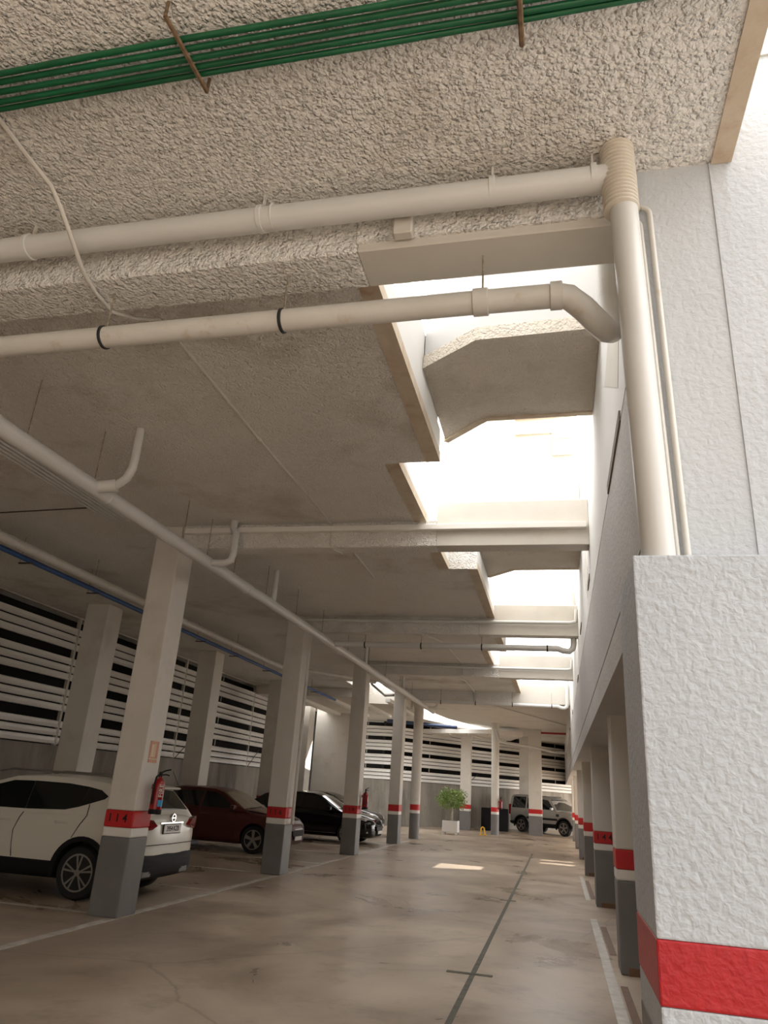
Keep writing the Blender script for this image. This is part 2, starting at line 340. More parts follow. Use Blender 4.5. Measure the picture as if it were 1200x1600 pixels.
# well side walls along the upper deck
for (a, b, x) in ((3.73, 7.08, -1.19), (7.12, 8.94, -1.65), (9.0, 11.11, -1.65), (11.15, 18.13, -1.19), (18.17, 22.58, -1.65), (22.62, 26.1, -1.19)):
    o = struct(MB().box(x-0.20, x-0.03, a, b, TS+0.02, 6.0).build('wall_well', 'well_wall'))
    MB().box(x-0.20, x+0.002, a, b, ZC+0.101, TS).build('slab_edge', 'well_wall', o)
for y in (7.0, 11.155, 18.05, 22.625):
    struct(MB().box(-1.68, -1.40, y, y+0.075, TS+0.02, 6.0).build('wall_well', 'well_wall'))

# ------------------------------------------------------------------ right wall
ZR = 2.63
TOP = 8.5
wr = struct(MB().box(XW, 0.98, 3.37, 52, 4.02, 6.62).build('wall_right', 'well_wall'))
tag(wr, 'white wall along the right of the aisle with horizontal grooves')
MB().box(XW+0.006, 0.98, 3.37, 52, 4.0, 4.02).build('groove', 'seam', wr)
MB().box(XW, 0.98, 3.37, 52, 2.92, 4.0).build('wall_band', 'band_wall', wr)
MB().box(XW+0.006, 0.98, 3.37, 52, 2.90, 2.92).build('groove', 'seam', wr)
MB().box(XW, 0.98, 3.37, 52, ZR, 2.90).build('wall_band', 'band_wall', wr)
for y, l, z in ((4.40, 1.25, 3.99), (9.2, 0.55, 4.30), (12.6, 0.7, 4.45), (15.4, 0.6, 4.0), (21.6, 0.6, 4.0), (27.0, 0.6, 4.0)):
    MB().box(XW-0.012, XW+0.02, y, y+l, z, z+0.075).build('drain_slot', 'slot', wr)
for y in (0.0, 5.6):
    MB().prism([(5.48+y, 4.89), (4.44+y, 4.26), (4.10+y, 4.62), (4.55+y, 5.05)], XW-0.003, XW+0.05, 'x').build('niche', 'smooth_beam', wr)  # recess shading drawn as a flat darker patch on the wall
wf = struct(MB().box(XW+0.53, 34.0, 3.37, 3.75, 0, TOP).build('wall_front', 'white_wall'))
tag(wf, 'bright white rendered wall beside the downpipe with a vertical groove')
MB().box(XW-0.001, XW+0.535, 3.362, 3.42, 2.6, TOP).build('wall_corner', 'white_wall', wf)
MB().box(0.893, 0.907, 3.355, 3.37, 2.6, ZC).build('vertical_bead', 'white_wall', wf)
for z in (5.8, 6.6, 7.5):
    MB().box(0.98, 34.0, 3.355, 3.372, z, z+0.012).build('groove', 'frame', wf)
# room behind the right columns
struct(MB().box(5.2, 5.4, 3.75, 27.5, 0, 3.08).build('wall_inner_right', 'col_white'))
def ceil_right():
    m = MB(); z0, z1 = 3.0, 3.08
    sun_holes = [(1.55, 2.75, 21.25, 22.70), (3.95, 5.0, 25.2, 26.9)]  # roof openings added and placed so sun falls as patches on the aisle
    yb = 3.75
    for x0, x1, y0, y1 in sun_holes:
        m.box(0.99, 5.4, yb, y0, z0, z1); m.box(0.99, x0, y0, y1, z0, z1); m.box(x1, 5.4, y0, y1, z0, z1); yb = y1
    m.box(0.99, 5.4, yb, 52, z0, z1)
    return m.build('ceiling_right', 'smooth_beam')
struct(ceil_right())
struct(MB().box(XW, 6.0, 52, 52.3, 0, 3.0).build('wall_end', 'col_white'))

# near pillar (block) at right
p = thing('pillar', 'large white textured pillar with a red band at the right edge', 'pillar', (0.33, 3.1, 0))
PX0, PX1, PY0, PY1 = 0.33, 2.6, 3.1, 3.83
MB().box(PX0, PX1, PY0, PY1, 1.215, 2.65).build('shaft', 'pillar', p, bevel=0.008, seg=2)
MB().box(PX0-0.002, PX1, PY0-0.002, PY1, 1.01, 1.215).build('red_band', 'pillar_red', p, bevel=0.008, seg=2)
MB().box(PX0, PX1, PY0, PY1, 0.88, 1.01).build('white_band', 'pillar', p, bevel=0.008, seg=2)
MB().box(PX0-0.002, PX1, PY0-0.002, PY1, 0, 0.88).build('grey_base', 'col_grey', p, bevel=0.008, seg=2)

# ------------------------------------------------------------------ left and far walls
wl = struct(MB().box(-11.25, -11.0, -9, 31.6, 0, 2.12).build('wall_left', 'conc'))
tag(wl, 'stained grey concrete base wall under the louvres')
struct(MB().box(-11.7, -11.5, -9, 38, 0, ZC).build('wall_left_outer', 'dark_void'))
struct(MB().box(-12.5, 1.0, -9.2, -9.0, 0, TS).build('wall_light_blocker', 'col_white'))  # unseen wall added to cut light entering from behind the camera
BW0, BW1 = Vector((-8.25, 38.2, 0)), Vector((1.5, 51.0, 0))
bd = (BW1-BW0).normalized(); bn = Vector((bd.y, -bd.x, 0))
def wall_strip(name, a, b, th, z0, z1, mat, back=0.0):
    n = (b-a).normalized(); n = Vector((n.y, -n.x, 0)); a2, b2 = a-n*back, b-n*back
    return struct(MB().prism([(a2.x,a2.y),(b2.x,b2.y),(b2.x-n.x*th,b2.y-n.y*th),(a2.x-n.x*th,a2.y-n.y*th)], z0, z1).build(name, mat))
tag(wall_strip('wall_back', BW0, BW1, 0.25, 0, 2.12, 'conc'), 'stained concrete base wall at the far end')
struct(MB().box(-40, 45, -12.0, -11.5, 0, 20).build('wall_sky_blocker', 'sky_blocker'))  # unseen wall added to hold sky light off the pillar
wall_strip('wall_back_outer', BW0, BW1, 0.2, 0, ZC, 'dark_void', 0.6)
wall_strip('wall_back_left', Vector((-11.2, 38.2, 0)), BW0, 0.25, 0, 2.12, 'conc')
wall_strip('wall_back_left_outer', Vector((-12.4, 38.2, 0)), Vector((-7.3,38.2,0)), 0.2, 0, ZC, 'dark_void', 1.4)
struct(MB().box(-10.45, -8.35, 32.0, 32.3, 0, ZC).build('wall_divider', 'col_white'))

# ------------------------------------------------------------------ louvre panels
SLAT = {}
def slat_mesh(L):
    if L not in SLAT:
        m = MB().prism([(0.0,0.0),(0.030,0.010),(0.026,0.026),(0.010,0.075),(0.010,0.132),(0.024,0.146),(0.0,0.152),(-0.006,0.08)], 0.03, L-0.03, 'y')
        o = m.build('slat', 'galv'); SLAT[L] = o.data; bpy.data.objects.remove(o)
    return SLAT[L]
BANDS = [(2.14, 3), (2.85, 3), (3.545, 3), (4.235, 3)]
def louvre(loc, rz, L, label, brace=True):
    t = thing('louvre_panel', label, 'louvre', loc, 'slatted louvre panels above the concrete wall', rz)
    for z0, n in BANDS:
        for k in range(n):
            o = bpy.data.objects.new('slat', slat_mesh(L)); col.objects.link(o); o.parent = t; o.location = (0, 0, z0+k*0.176)
    for y in (0.005, L-0.035): MB().box(-0.05, 0.02, y, y+0.03, 2.12, ZC).build('post', 'frame', t, local=True)
    MB().box(-0.04, 0.01, 0.005, L-0.005, 4.985, 5.02).build('top_rail', 'frame', t, local=True)
    for z0, z1 in ((2.665, 2.85), (3.375, 3.545), (4.07, 4.235), (4.765, 4.985)):
        MB().box(-0.03, 0.0, L*0.49, L*0.49+0.03, z0, z1).build('mullion', 'frame', t, local=True)
    if brace: MB().tube([(0.05, 0.06, 2.15), (0.05, 0.95, 2.75)], 0.012, 6).build('brace', 'steel_dark', t, local=True)
    return t
louvre((-11.0, 9.5, 0), 0, 5.5, 'louvre panel at the left edge above the white car')
louvre((-11.0, 15.0, 0), 0, 5.5, 'louvre panel seen behind the column numbered 114')
louvre((-11.0, 20.5, 0), 0, 5.5, 'louvre panel above the maroon car, left of the column numbered 116')
louvre((-11.0, 26.0, 0), 0, 5.5, 'narrow steeply foreshortened louvre panel right of the column numbered 116')
louvre((-10.95, 38.2, 0), R(-90), 2.7, 'short louvre panel facing the aisle, right of the column numbered 118', False)
ang = math.atan2(-bd.x, bd.y); LB = (BW1-BW0).length/3
for k, lb in enumerate(('far louvre panel behind the potted ficus', 'far louvre panel behind the round column with an extinguisher', 'far louvre panel above the silver car')):
    louvre(tuple(BW0+bd*LB*k), ang, LB, lb)
tag(MB().box(-10.98, -10.9, 15.25, 15.5, 1.58, 1.74).build('wall_box', 'black', bevel=0.01), 'small black box on the left concrete wall above the white car', 'box')

# ------------------------------------------------------------------ columns
def column(x0, x1, y0, y1, label, ztop=ZC, number=None, low=True, group='painted square columns', mat='col_white', skirt=False):
    t = thing('column', label, 'column', ((x0+x1)/2, (y0+y1)/2, 0), group)
    bv = 0.018
    MB().box(x0, x1, y0, y1, 1.20, ztop).build('shaft', mat, t, bevel=bv, seg=2)
    MB().box(x0-.002, x1+.002, y0-.002, y1+.002, 1.00, 1.20).build('red_band', 'col_red', t, bevel=bv, seg=2)
    MB().box(x0, x1, y0, y1, 0.89, 1.00).build('white_band', 'col_band', t, bevel=bv, seg=2)
    MB().box(x0-.002, x1+.002, y0-.002, y1+.002, 0.0, 0.89).build('grey_base', 'col_grey', t, bevel=bv, seg=2)
    if number: text_mesh('number', number, 0.135, 'black', t, ((x0+x1)/2-0.02, y0-0.004, 1.105), (R(90), 0, 0), spacing=1.55)
    if skirt: MB().box(x0+0.08, x1+0.01, y0-0.015, y1, 0, 0.075).build('skirting', 'brown_skirt', t)
    return t
c114 = column(-5.61, -5.21, 8.95, 9.38, 'column numbered 114 with a fire extinguisher, nearest of the left row', number='114')
column(-5.61, -5.21, 14.58, 15.03, 'column numbered 116 in the left row, in front of the maroon car', number='116')
column(-5.61, -5.21, 20.13, 20.58, 'column numbered 118 with an extinguisher in front of the black car', number='118')
column(-5.58, -5.21, 25.66, 26.15, 'fourth square column of the left row, beside the round column')
for i, (y, lb) in enumerate(((13.62, 'thick column behind the white car, nearest of the second row'), (19.05, 'thick column rising behind the maroon car'), (24.6, 'thick column just left of the column numbered 116'))):
    column(-9.90, -9.37, y, y+0.55, lb, group='thick columns of the second row')
column(-10.80, -10.20, 30.3, 31.0, 'white column left of the grey divider wall')
def round_column(x, y, r, ztop, label):
    t = thing('round_column', label, 'column', (x, y, 0), 'round columns')
    for nm, m, z0, z1, d in (('shaft', 'col_white', 1.2, ztop, 0), ('red_band', 'col_red', 1.0, 1.2, .002), ('white_band', 'col_band', .89, 1.0, 0), ('grey_base', 'col_grey', 0, .89, .002)):
        MB().lathe([(r+d, z0), (r+d, z1)], (x, y, 0), 'z', 28).build(nm, m, t, smooth=True)
    return t
t = round_column(-5.33, 29.3, 0.19, ZC, 'round column beside the fourth square column')
MB().lathe([(0.19, 4.75), (0.24, 4.9), (0.24, ZC)], (-5.33, 29.3, 0), 'z', 28).build('collar', 'col_white', t, smooth=True)
round_column(-2.93, 37.2, 0.185, ZC, 'round column with an extinguisher, right of the potted ficus')
column(-4.95, -4.42, 40.0, 40.5, 'square column behind the potted ficus', ztop=4.6)
column(-1.46, -0.80, 39.6, 40.2, 'square column standing in front of the silver car')
column(-2.15, -1.55, 44.6, 45.1, 'plain column behind the silver car')
right = [(9.13, 'nearest of the small columns beside the large white pillar', None), (14.5, 'second small column on the right, with black stencilled digits', '144'),
         (20.25, 'third small column on the right', None), (25.7, 'fourth small column on the right', None), (31.3, 'fifth small column on the right', None), (36.9, 'farthest small column on the right, beside the silver car', None)]
for y, lb, num in right:
    t = column(0.60, 0.98, y, y+0.42, lb, ztop=3.0, number=num, group='small columns under the right wall', skirt=True)
    # bracket-shaped head and cross beam to the room behind
    MB().prism([(0.98, 2.55), (1.5, 2.85), (1.5, 3.0), (0.62, 3.0), (0.62, 2.75)], y+0.02, y+0.40, 'y').build('capital', 'col_white', t)
    MB().box(1.0, 5.2, y+0.05, y+0.37, 2.62, 3.0).build('cross_beam', 'col_white', t)

# ------------------------------------------------------------------ pipes
def collar(t, c, axis, r, w=0.05, mat='pvc', name='collar'):
    MB().lathe([(r, -w/2), (r+0.006, -w/2+0.004), (r+0.006, w/2-0.004), (r, w/2)], c, axis, 18).build(name, mat, t, smooth=True)
# green conduits under the near ceiling
ys = [2.13, 2.175, 2.225, 2.275, 2.315]
xs = [-3.4, -2.8, -2.2, -1.7, -0.8, -0.1, 0.45, 0.93]
for k, y in enumerate(ys):
    pts = [(x, y + 0.003*math.sin(1.7*x+k) + (0.004*(4-k)*(x+1.7)/1.7 if x > -1.7 else 0), 4.965 + 0.008*math.sin(2.1*x+1.3*k)) for x in xs]
    fine = []
    for a, b in zip(pts, pts[1:]): fine += [Vector(a).lerp(Vector(b), q/4) for q in range(4)]
    fine.append(Vector(pts[-1]))
    o = MB().tube(fine, 0.0155 if k < 4 else 0.0145, 10).build('green_conduit', 'green', smooth=True)
    tag(o, ('backmost', 'second', 'middle', 'fourth', 'frontmost')[k] + ' green conduit of the bundle, counting from the top edge of the photo' if k in (1, 3) else ('topmost' if k == 0 else 'middle' if k == 2 else 'lowest') + ' green conduit of the bundle under the near ceiling', 'conduit', 'green conduits on the near ceiling')
for (x0, y0, x1, y1, lb) in ((-1.70, 1.99, -1.68, 2.39, 'rusty strap holding the green conduits, left one'), (-0.09, 1.98, -0.09, 2.42, 'rusty strap holding the green conduits, right one')):
    t = thing('conduit_bracket', lb, 'bracket', (x0, y0, 4.93))
    MB().tube([(x0, y0, 4.935), (x1, y1, 4.935)], 0.013, 6).build('bar', 'rust', t)
    for (x, y) in ((x0, y0), (x1, y1)): MB().tube([(x, y, 4.93), (x, y, ZC)], 0.008, 6).build('hanger', 'rust', t)
# drain pipe along the first beam
t = thing('drain_pipe', 'long white drain pipe under the near ceiling in front of the first beam', 'pipe', (-3.6, 3.2, 4.87))
MB().tube([(-6.0, 3.2, 4.86), (0.40, 3.2, 4.845)], 0.077, 20).build('pipe_run', 'pvc', t, smooth=True)
for x in (-3.33, -1.69, -0.29, 0.26):
    collar(t, (x, 3.2, 4.855), 'x', 0.079, 0.035)
    MB().box(x-0.006, x+0.006, 3.19, 3.21, 4.93, ZC).build('hanger', 'pvc_old', t)
collar(t, (-1.61, 3.2, 4.855), 'x', 0.078, 0.012)
# downpipe with flexible duct
t = thing('downpipe', 'vertical white downpipe with a ribbed flexible sleeve at its top', 'pipe', (0.455, 3.2, 2.6))
MB().tube([(0.455, 3.19, 2.3), (0.405, 3.19, 4.70)], 0.072, 24).build('pipe_run', 'pvc', t, smooth=True)
prof = []; z = 4.60
while z < 5.02:
    prof += [(0.080, z), (0.092, z+0.006), (0.092, z+0.016), (0.080, z+0.022)]; z += 0.0255
m = MB().lathe(prof, (0, 0, 0), 'z', 26)
m.v = [(x+0.395-0.01*(zz-4.6), y+3.19, zz) for x, y, zz in m.v]
m.build('ribbed_sleeve', 'corrug', t, smooth=True)
# two thin conduits beside the downpipe
for (dx, r, zt, lb) in ((0.0, 0.014, 4.66, 'thinner white conduit beside the downpipe'), (0.052, 0.016, 4.74, 'outer white conduit bending beside the downpipe')):
    pts = [(0.40, 3.335, zt), (0.455+dx, 3.335, zt)] + arc((0.455+dx, 3.335, zt-0.05), 0.05, R(90), 0, (1,0,0), (0,0,1)) + [(0.552+dx*0.85, 3.335, 2.55)]
    o = MB().tube(pts, r, 10).build('wall_conduit', 'pvc_old', smooth=True)
    tag(o, lb, 'conduit')
# second drain pipe below the first beam with a swan-neck end
t = thing('drain_pipe', 'white drain pipe with black clamps and a bent end crossing the light well', 'pipe', (-3.6, 3.52, 4.32))
MB().tube([(-6.0, 3.52, 4.30), (-0.40, 3.52, 4.345), (0.06, 3.52, 4.345)], 0.070, 20).build('pipe_run', 'pvc_old', t, smooth=True)
neck = [(0.05, 3.52, 4.345), (0.12, 3.53, 4.335), (0.20, 3.57, 4.28), (0.27, 3.63, 4.23), (0.33, 3.72, 4.225), (0.365, 3.80, 4.27), (0.372, 3.84, 4.36), (0.372, 3.85, 4.6), (0.372, 3.85, 7.6)]
MB().tube(neck, 0.072, 20).build('swan_neck', 'pvc_old', t, smooth=True)
collar(t, (0.05, 3.52, 4.345), 'x', 0.076, 0.07, 'pvc_old'); collar(t, (-0.38, 3.52, 4.345), 'x', 0.076, 0.09, 'pvc_old')
for x, z in ((-2.86, 4.325), (-1.61, 4.335)):
    collar(t, (x, 3.52, z), 'x', 0.073, 0.022, 'blackrub', 'clamp')
    MB().tube([(x, 3.52, z+0.06), (x, 3.52, ZB+0.01)], 0.006, 6).build('hanger', 'rod', t)
MB().tube([(-0.37, 3.52, 4.40), (-0.37, 3.52, ZB+0.01)], 0.006, 6).build('hanger', 'rod', t)
tag(MB().box(-0.885, -0.765, 3.285, 3.36, 4.715, 4.86).build('junction_box', 'smooth_beam', bevel=0.01), 'small square junction box painted over on the first beam', 'box')
# long pipe along the aisle
DX = -4.63
t = thing('drain_pipe', 'long white pipe running away along the left row of columns', 'pipe', (DX, 4, 4.4))
def dz(y): return 4.36+0.011*(y-4) if y < 16 else 4.492+0.006*(y-16)
MB().tube([(DX, -2, 4.32), (DX, 5, dz(5)), (DX, 12, dz(12)), (DX, 28.5, dz(28.5))], 0.082, 20).build('pipe_run', 'pvc', t, smooth=True)
def branch(y, dx, zt, dy=0.0, style='wye'):
    z0 = dz(y)
    if style == 'wye':
        MB().tube([(DX, y-0.10, z0), (DX+dx*0.55, y+dy*0.4, z0+0.04)], 0.068, 14).build('branch_socket', 'pvc', t, smooth=True)
        pts = [(DX+dx*0.5, y+dy*0.35, z0+0.035), (DX+dx*0.85, y+dy*0.8, z0+0.10), (DX+dx*0.98, y+dy*0.95, z0+0.20), (DX+dx, y+dy, z0+0.32), (DX+dx, y+dy, zt)]
        MB().tube(pts, 0.045, 14).build('branch_pipe', 'pvc', t, smooth=True)
    else:
        MB().tube([(DX, y, z0), (DX+dx*0.7, y, z0-0.01), (DX+dx*0.95, y, z0+0.03), (DX+dx, y, z0+0.12), (DX+dx, y, zt-0.2), (DX+dx*0.8, y+0.05, zt-0.12), (DX+dx*0.8, y+0.05, zt)], 0.05, 14).build('branch_pipe', 'pvc', t, smooth=True)
branch(6.15, 0.42, ZC, -0.1); branch(8.75, 0.36, ZC, 0, 'trap'); branch(26.9, 0.4, ZC, 0, 'trap')
for y in (11.2, 17.6, 22.4): MB().tube([(DX+0.02, y, dz(y)), (DX+0.02, y, ZC)], 0.045, 12).build('riser', 'pvc', t, smooth=True)
for y in (5.0, 6.05, 8.0, 8.7, 9.6, 10.9, 12.4, 14.0, 16.0, 18.0, 20.0, 22.0, 24.0): MB().tube([(DX, y, dz(y)+0.06), (DX, y, ZC+0.005)], 0.005, 6).build('hanger', 'rod', t)
for y in (4.6, 6.3, 10.1, 14.2, 19.0): collar(t, (DX, y, dz(y)), 'y', 0.084, 0.03)
# bundle of thin conduits on the ceiling left of that pipe
for k in range(6):
    o = MB().tube([(-5.68-0.075*k, 3.75, 4.93), (-5.68-0.075*k, 8.4, 4.93)], 0.017, 8).build('ceiling_conduit', 'pvc', smooth=True)
    tag(o, ('first', 'second', 'third', 'fourth', 'fifth', 'last')[k] + ' thin beige conduit of the flat row, counted from the long white pipe', 'conduit', 'flat row of ceiling conduits')
for y, w_ in ((5.9, 'nearest'), (6.9, 'middle'), (7.9, 'farthest')): tag(MB().box(-6.10, -5.63, y-0.03, y+0.03, 4.944, ZC).build('conduit_clip', 'pvc_old'), w_ + ' clip bar across the flat row of beige ceiling conduits', 'bracket', 'clips on the flat row of ceiling conduits')
o = MB().tube([(-9.8, 8.3, 4.99), (-6.08, 8.06, 4.99)], 0.010, 6).build('ceiling_cable', 'steel_dark', smooth=True); tag(o, 'dark thin cable crossing the ceiling left of the long white pipe', 'cable')
# far-left white pipe and blue pipe
t = thing('drain_pipe', 'white pipe above the blue pipe near the louvres', 'pipe', (-7.6, 8, 4.6))
MB().tube([(-7.6, -2, 4.60), (-7.6, 20.5, 4.72)], 0.075, 16).build('pipe_run', 'pvc_old', t, smooth=True)
for y in (6, 10.5, 12.5, 16.5): MB().tube([(-7.6, y, 4.7), (-7.6, y, ZC+0.005)], 0.006, 6).build('hanger', 'rod', t)
t = thing('blue_pipe', 'blue pipe hanging on brackets near the louvres', 'pipe', (-8.0, 8, 4.65))
MB().tube([(-8.0, -2, 4.66), (-8.0, 26.5, 4.645)], 0.042, 14).build('pipe_run', 'blue', t, smooth=True)
for y in (9.3, 11.1, 13.3, 15.4, 17.3, 19.6, 21.7, 24.0):
    MB().box(-8.14, -7.88, y-0.015, y+0.015, 4.585, 4.605).build('bracket', 'steel_dark', t)
    MB().tube([(-8.12, y, 4.6), (-8.12, y, ZC+0.005)], 0.005, 6).build('hanger', 'rod', t)
# cables painted over on the ceiling
o = MB().tube([(-2.950, 2.100, 5.018), (-2.964, 2.409, 5.010), (-2.966, 2.630, 5.000), (-2.917, 2.821, 4.940), (-2.902, 2.923, 4.860), (-2.888, 2.985, 4.790), (-2.895, 3.079, 4.735), (-2.906, 3.166, 4.690), (-2.931, 3.267, 4.660), (-2.969, 3.471, 4.655), (-2.980, 3.681, 4.660), (-2.972, 3.922, 4.780), (-2.995, 4.262, 5.010)], 0.014, 8).build('ceiling_cable', 'smooth_beam', smooth=True)
tag(o, 'painted-over cable sagging across the near ceiling and the first beam', 'cable')
o = MB().tube([(-2.99, 4.27, 5.02), (-2.99, 4.5, 5.02), (-3.0, 6.38, 5.02), (-2.97, 8.44, 5.02), (-2.95, 8.93, 4.99), (-2.95, 8.935, 4.72), (-2.93, 9.0, 4.67), (-2.85, 9.2, 4.67)], 0.014, 8).build('ceiling_cable', 'pvc_old', smooth=True)
tag(o, 'thin cable running along the ceiling of the second bay to the second beam', 'cable')
tag(MB().lathe([(0.03, -0.03), (0.03, 0.012)], (-3.0, 6.38, ZC-0.008), 'z', 12).build('cable_rosette', 'smooth_beam', smooth=True), 'round cable box in the middle of the second bay ceiling', 'box')
o = MB().tube([(-2.98, 10.1, 5.018), (-2.99, 11.6, 5.018)], 0.016, 8).build('ceiling_cable', 'pvc_old', smooth=True)
tag(o, 'short straight cable on the third bay ceiling', 'cable')
o = MB().tube([(-3.1, 15.6, 5.02), (-2.6, 17.2, 5.02), (-2.5, 20.1, 5.0), (-2.5, 20.14, 4.72)], 0.018, 8).build('ceiling_cable', 'pvc', smooth=True)
tag(o, 'bent cable dropping down the fourth beam', 'cable')
o = MB().tube([(-3.4, 21.2, 5.02), (-2.8, 23.2, 5.02), (-2.75, 25.7, 5.0), (-2.75, 25.74, 4.7)], 0.018, 8).build('ceiling_cable', 'pvc', smooth=True)
tag(o, 'bent cable dropping down the fifth beam', 'cable')
# trunking and pipes on the farther beams
o = MB().box(-5.15, 0.42, 8.87, 8.95, 4.89, 4.965).build('cable_trunking', 'col_band', bevel=0.004); tag(o, 'white trunking along the second beam', 'trunking')
for k, y in enumerate((14.55, 20.15)):
    o = MB().tube([(-5.2, y-0.07, 4.93), (0.30, y-0.07, 4.93), (0.40, y-0.07, 4.96), (0.42, y-0.07, 5.2)], 0.035, 10).build('beam_pipe', 'pvc', smooth=True)
    tag(o, ('thin white pipe along the third beam', 'thin white pipe along the fourth beam')[k], 'pipe')
for y, z, lb in ((14.75, 4.47, 'white pipe with black clamps below the third beam'), (25.55, 4.60, 'white pipe with black clamps below the fifth beam')):
    t = thing('drain_pipe', lb, 'pipe', (-4.6, y, z))
    MB().tube([(DX, y, z+0.01), (0.05, y, z), (0.16, y, z-0.04), (0.27, y, z-0.05), (0.34, y, z+0.01), (0.36, y, z+0.10), (0.36, y, 5.6)], 0.06, 14).build('pipe_run', 'pvc', t, smooth=True)
    for x in (-3.9, -2.7, -1.45, -0.15):
        collar(t, (x, y, z), 'x', 0.063, 0.03, 'blackrub', 'clamp')
        MB().tube([(x, y, z+0.05), (x, y, ZB+0.01 if y < 15 else ZC+0.005)], 0.006, 6).build('hanger', 'rod', t)
o = MB().tube([(-5.5, 27.4, 4.99), (-3.5, 27.6, 4.95), (-2.0, 27.3, 4.93), (0.42, 26.8, 4.86)], 0.02, 8).build('far_cable', 'rod', smooth=True); tag(o, 'dark sagging cable across the far ceiling', 'cable')
o = MB().tube([(-2.6, 29.0, 5.0), (0.42, 36.5, 5.0)], 0.03, 8).build('far_conduit', 'pvc', smooth=True); tag(o, 'white diagonal conduit on the far ceiling', 'conduit')
o = MB().tube([(-0.8, 39.5, 4.86), (0.44, 39.4, 4.86)], 0.05, 10).build('red_pipe', 'redpipe', smooth=True); tag(o, 'red pipe at the far right below the ceiling', 'pipe')
o = MB().tube([(-2.9, 36.9, 4.75), (-2.75, 36.9, 4.2), (-2.4, 36.9, 4.1), (-1.0, 37.5, 4.02), (-0.2, 38.0, 3.86), (0.44, 38.2, 3.86)], 0.06, 10).build('far_pipe', 'pvc', smooth=True); tag(o, 'white bent pipe from the far round column to the right wall', 'pipe')
o = MB().tube([(-5.14, 14.80, 0.9), (-5.14, 14.80, 4.9)], 0.032, 10).build('column_conduit', 'pvc_old', smooth=True); tag(o, 'vertical conduit on the side of the column numbered 116', 'conduit')
o = MB().tube([(-7.6, 20.5, 4.85), (-5.65, 23.0, 4.85)], 0.06, 8).build('skew_pipe', 'pvc_old', smooth=True); tag(o, 'skew beige pipe under the bright ceiling left of the column numbered 118', 'pipe')
t = thing('steel_bracket', 'dark angled steel frame across the bright skylight', 'frame', (-6.0, 25.4, 4.9))
MB().tube([(-6.15, 24.5, 5.0), (-6.1, 26.4, 4.86)], 0.05, 4).build('bar', 'steel_dark', t); MB().tube([(-6.1, 26.4, 4.86), (-5.0, 26.5, 4.95)], 0.05, 4).build('bar', 'steel_dark', t)
# far white canopy
t = thing('canopy', 'low white canopy with ribs behind the far round column', 'canopy', (-5, 40, 4.45))
MB().prism([(-6.9, 39.4), (-3.2, 37.7), (-1.7, 38.9), (-2.5, 42.2), (-4.3, 42.4), (-5.7, 40.9)], 4.58, 4.78).build('deck', 'col_band', t)
for k in range(4): MB().tube([(-6.4+1.0*k, 39.4-0.42*k, 4.55), (-5.6+0.95*k, 40.7+0.4*k, 4.55)], 0.06, 4).build('rib', 'col_white', t)
# two far blue service pipes under the dark gap
o = MB().tube([(-8.2, 36.4, 4.85), (-5.0, 38.4, 4.85)], 0.09, 10).build('far_blue_pipe', 'blue_dark', smooth=True); tag(o, 'far dark blue pipe above the low white canopy', 'pipe')

# ------------------------------------------------------------------ extinguishers, signs
def extinguisher(x, y, z, label, text=True, ang=0.0):
    t = thing('fire_extinguisher', label, 'extinguisher', (x, y, z), 'fire extinguishers', ang)
    MB().lathe([(0.075, 0.03), (0.078, 0.06), (0.078, 0.34), (0.070, 0.38), (0.045, 0.42), (0.022, 0.44), (0.022, 0.46)], (0,0,0), 'z', 22).build('cylinder', 'ext_red', t, smooth=True, local=True)
    MB().lathe([(0.080, 0.0), (0.082, 0.01), (0.082, 0.055), (0.078, 0.06)], (0,0,0), 'z', 22).build('base_ring', 'trim', t, smooth=True, local=True)
    MB().lathe([(0.02, 0.45), (0.026, 0.47), (0.026, 0.50), (0.015, 0.515)], (0,0,0), 'z', 12).build('valve', 'trim', t, smooth=True, local=True)
    MB().tube([(-0.01, 0, 0.50), (0.03, 0.06, 0.535), (0.05, 0.12, 0.55)], 0.010, 6).build('lever', 'trim', t, local=True)
    MB().tube([(0, 0.01, 0.475), (0.03, 0.07, 0.485), (0.045, 0.11, 0.475)], 0.009, 6).build('handle', 'trim', t, local=True)
    MB().tube([(0, -0.02, 0.48), (0.01, -0.07, 0.45), (0.02, -0.095, 0.36), (0.02, -0.095, 0.12)], 0.012, 8).build('hose', 'trim', t, smooth=True, local=True)
    MB().box(-0.10, -0.07, -0.03, 0.03, 0.30, 0.36).build('wall_hook', 'steel_dark', t, local=True)
    # curved blue label facing the aisle
    m = MB(); n = 6
    vs_ = []; 
    for i in range(n+1):
        a = R(-28) + R(62)*i/n
        for zz in (0.095, 0.175): vs_.append((0.0795*math.cos(a), 0.0795*math.sin(a), zz))
    m.add(vs_, [(2*i, 2*i+2, 2*i+3, 2*i+1) for i in range(n)]); m.build('blue_label', 'sticker_blue', t, local=True)
    if text: text_mesh('lettering', 'FIRE', 0.085, 'sticker_white', t, (0.0800*math.cos(R(-10)), 0.0800*math.sin(R(-10)), 0.285), (R(90), R(-90), R(80)), 0.001, 1.05, local=True)
    return t
extinguisher(-5.09, 9.24, 1.17, 'red extinguisher with a blue sticker on the column numbered 114', True, R(-20))
extinguisher(-5.09, 20.45, 1.12, 'red extinguisher on the column numbered 118', False)
extinguisher(-2.66, 37.12, 1.12, 'red extinguisher on the far round column', False)
t = thing('faded_sign', 'faded red and cream sign above the extinguisher on the column numbered 114', 'sign', (-5.207, 9.17, 1.78))
MB().box(-5.212, -5.204, 9.06, 9.28, 1.79, 2.06).build('panel', 'sign_red', t)
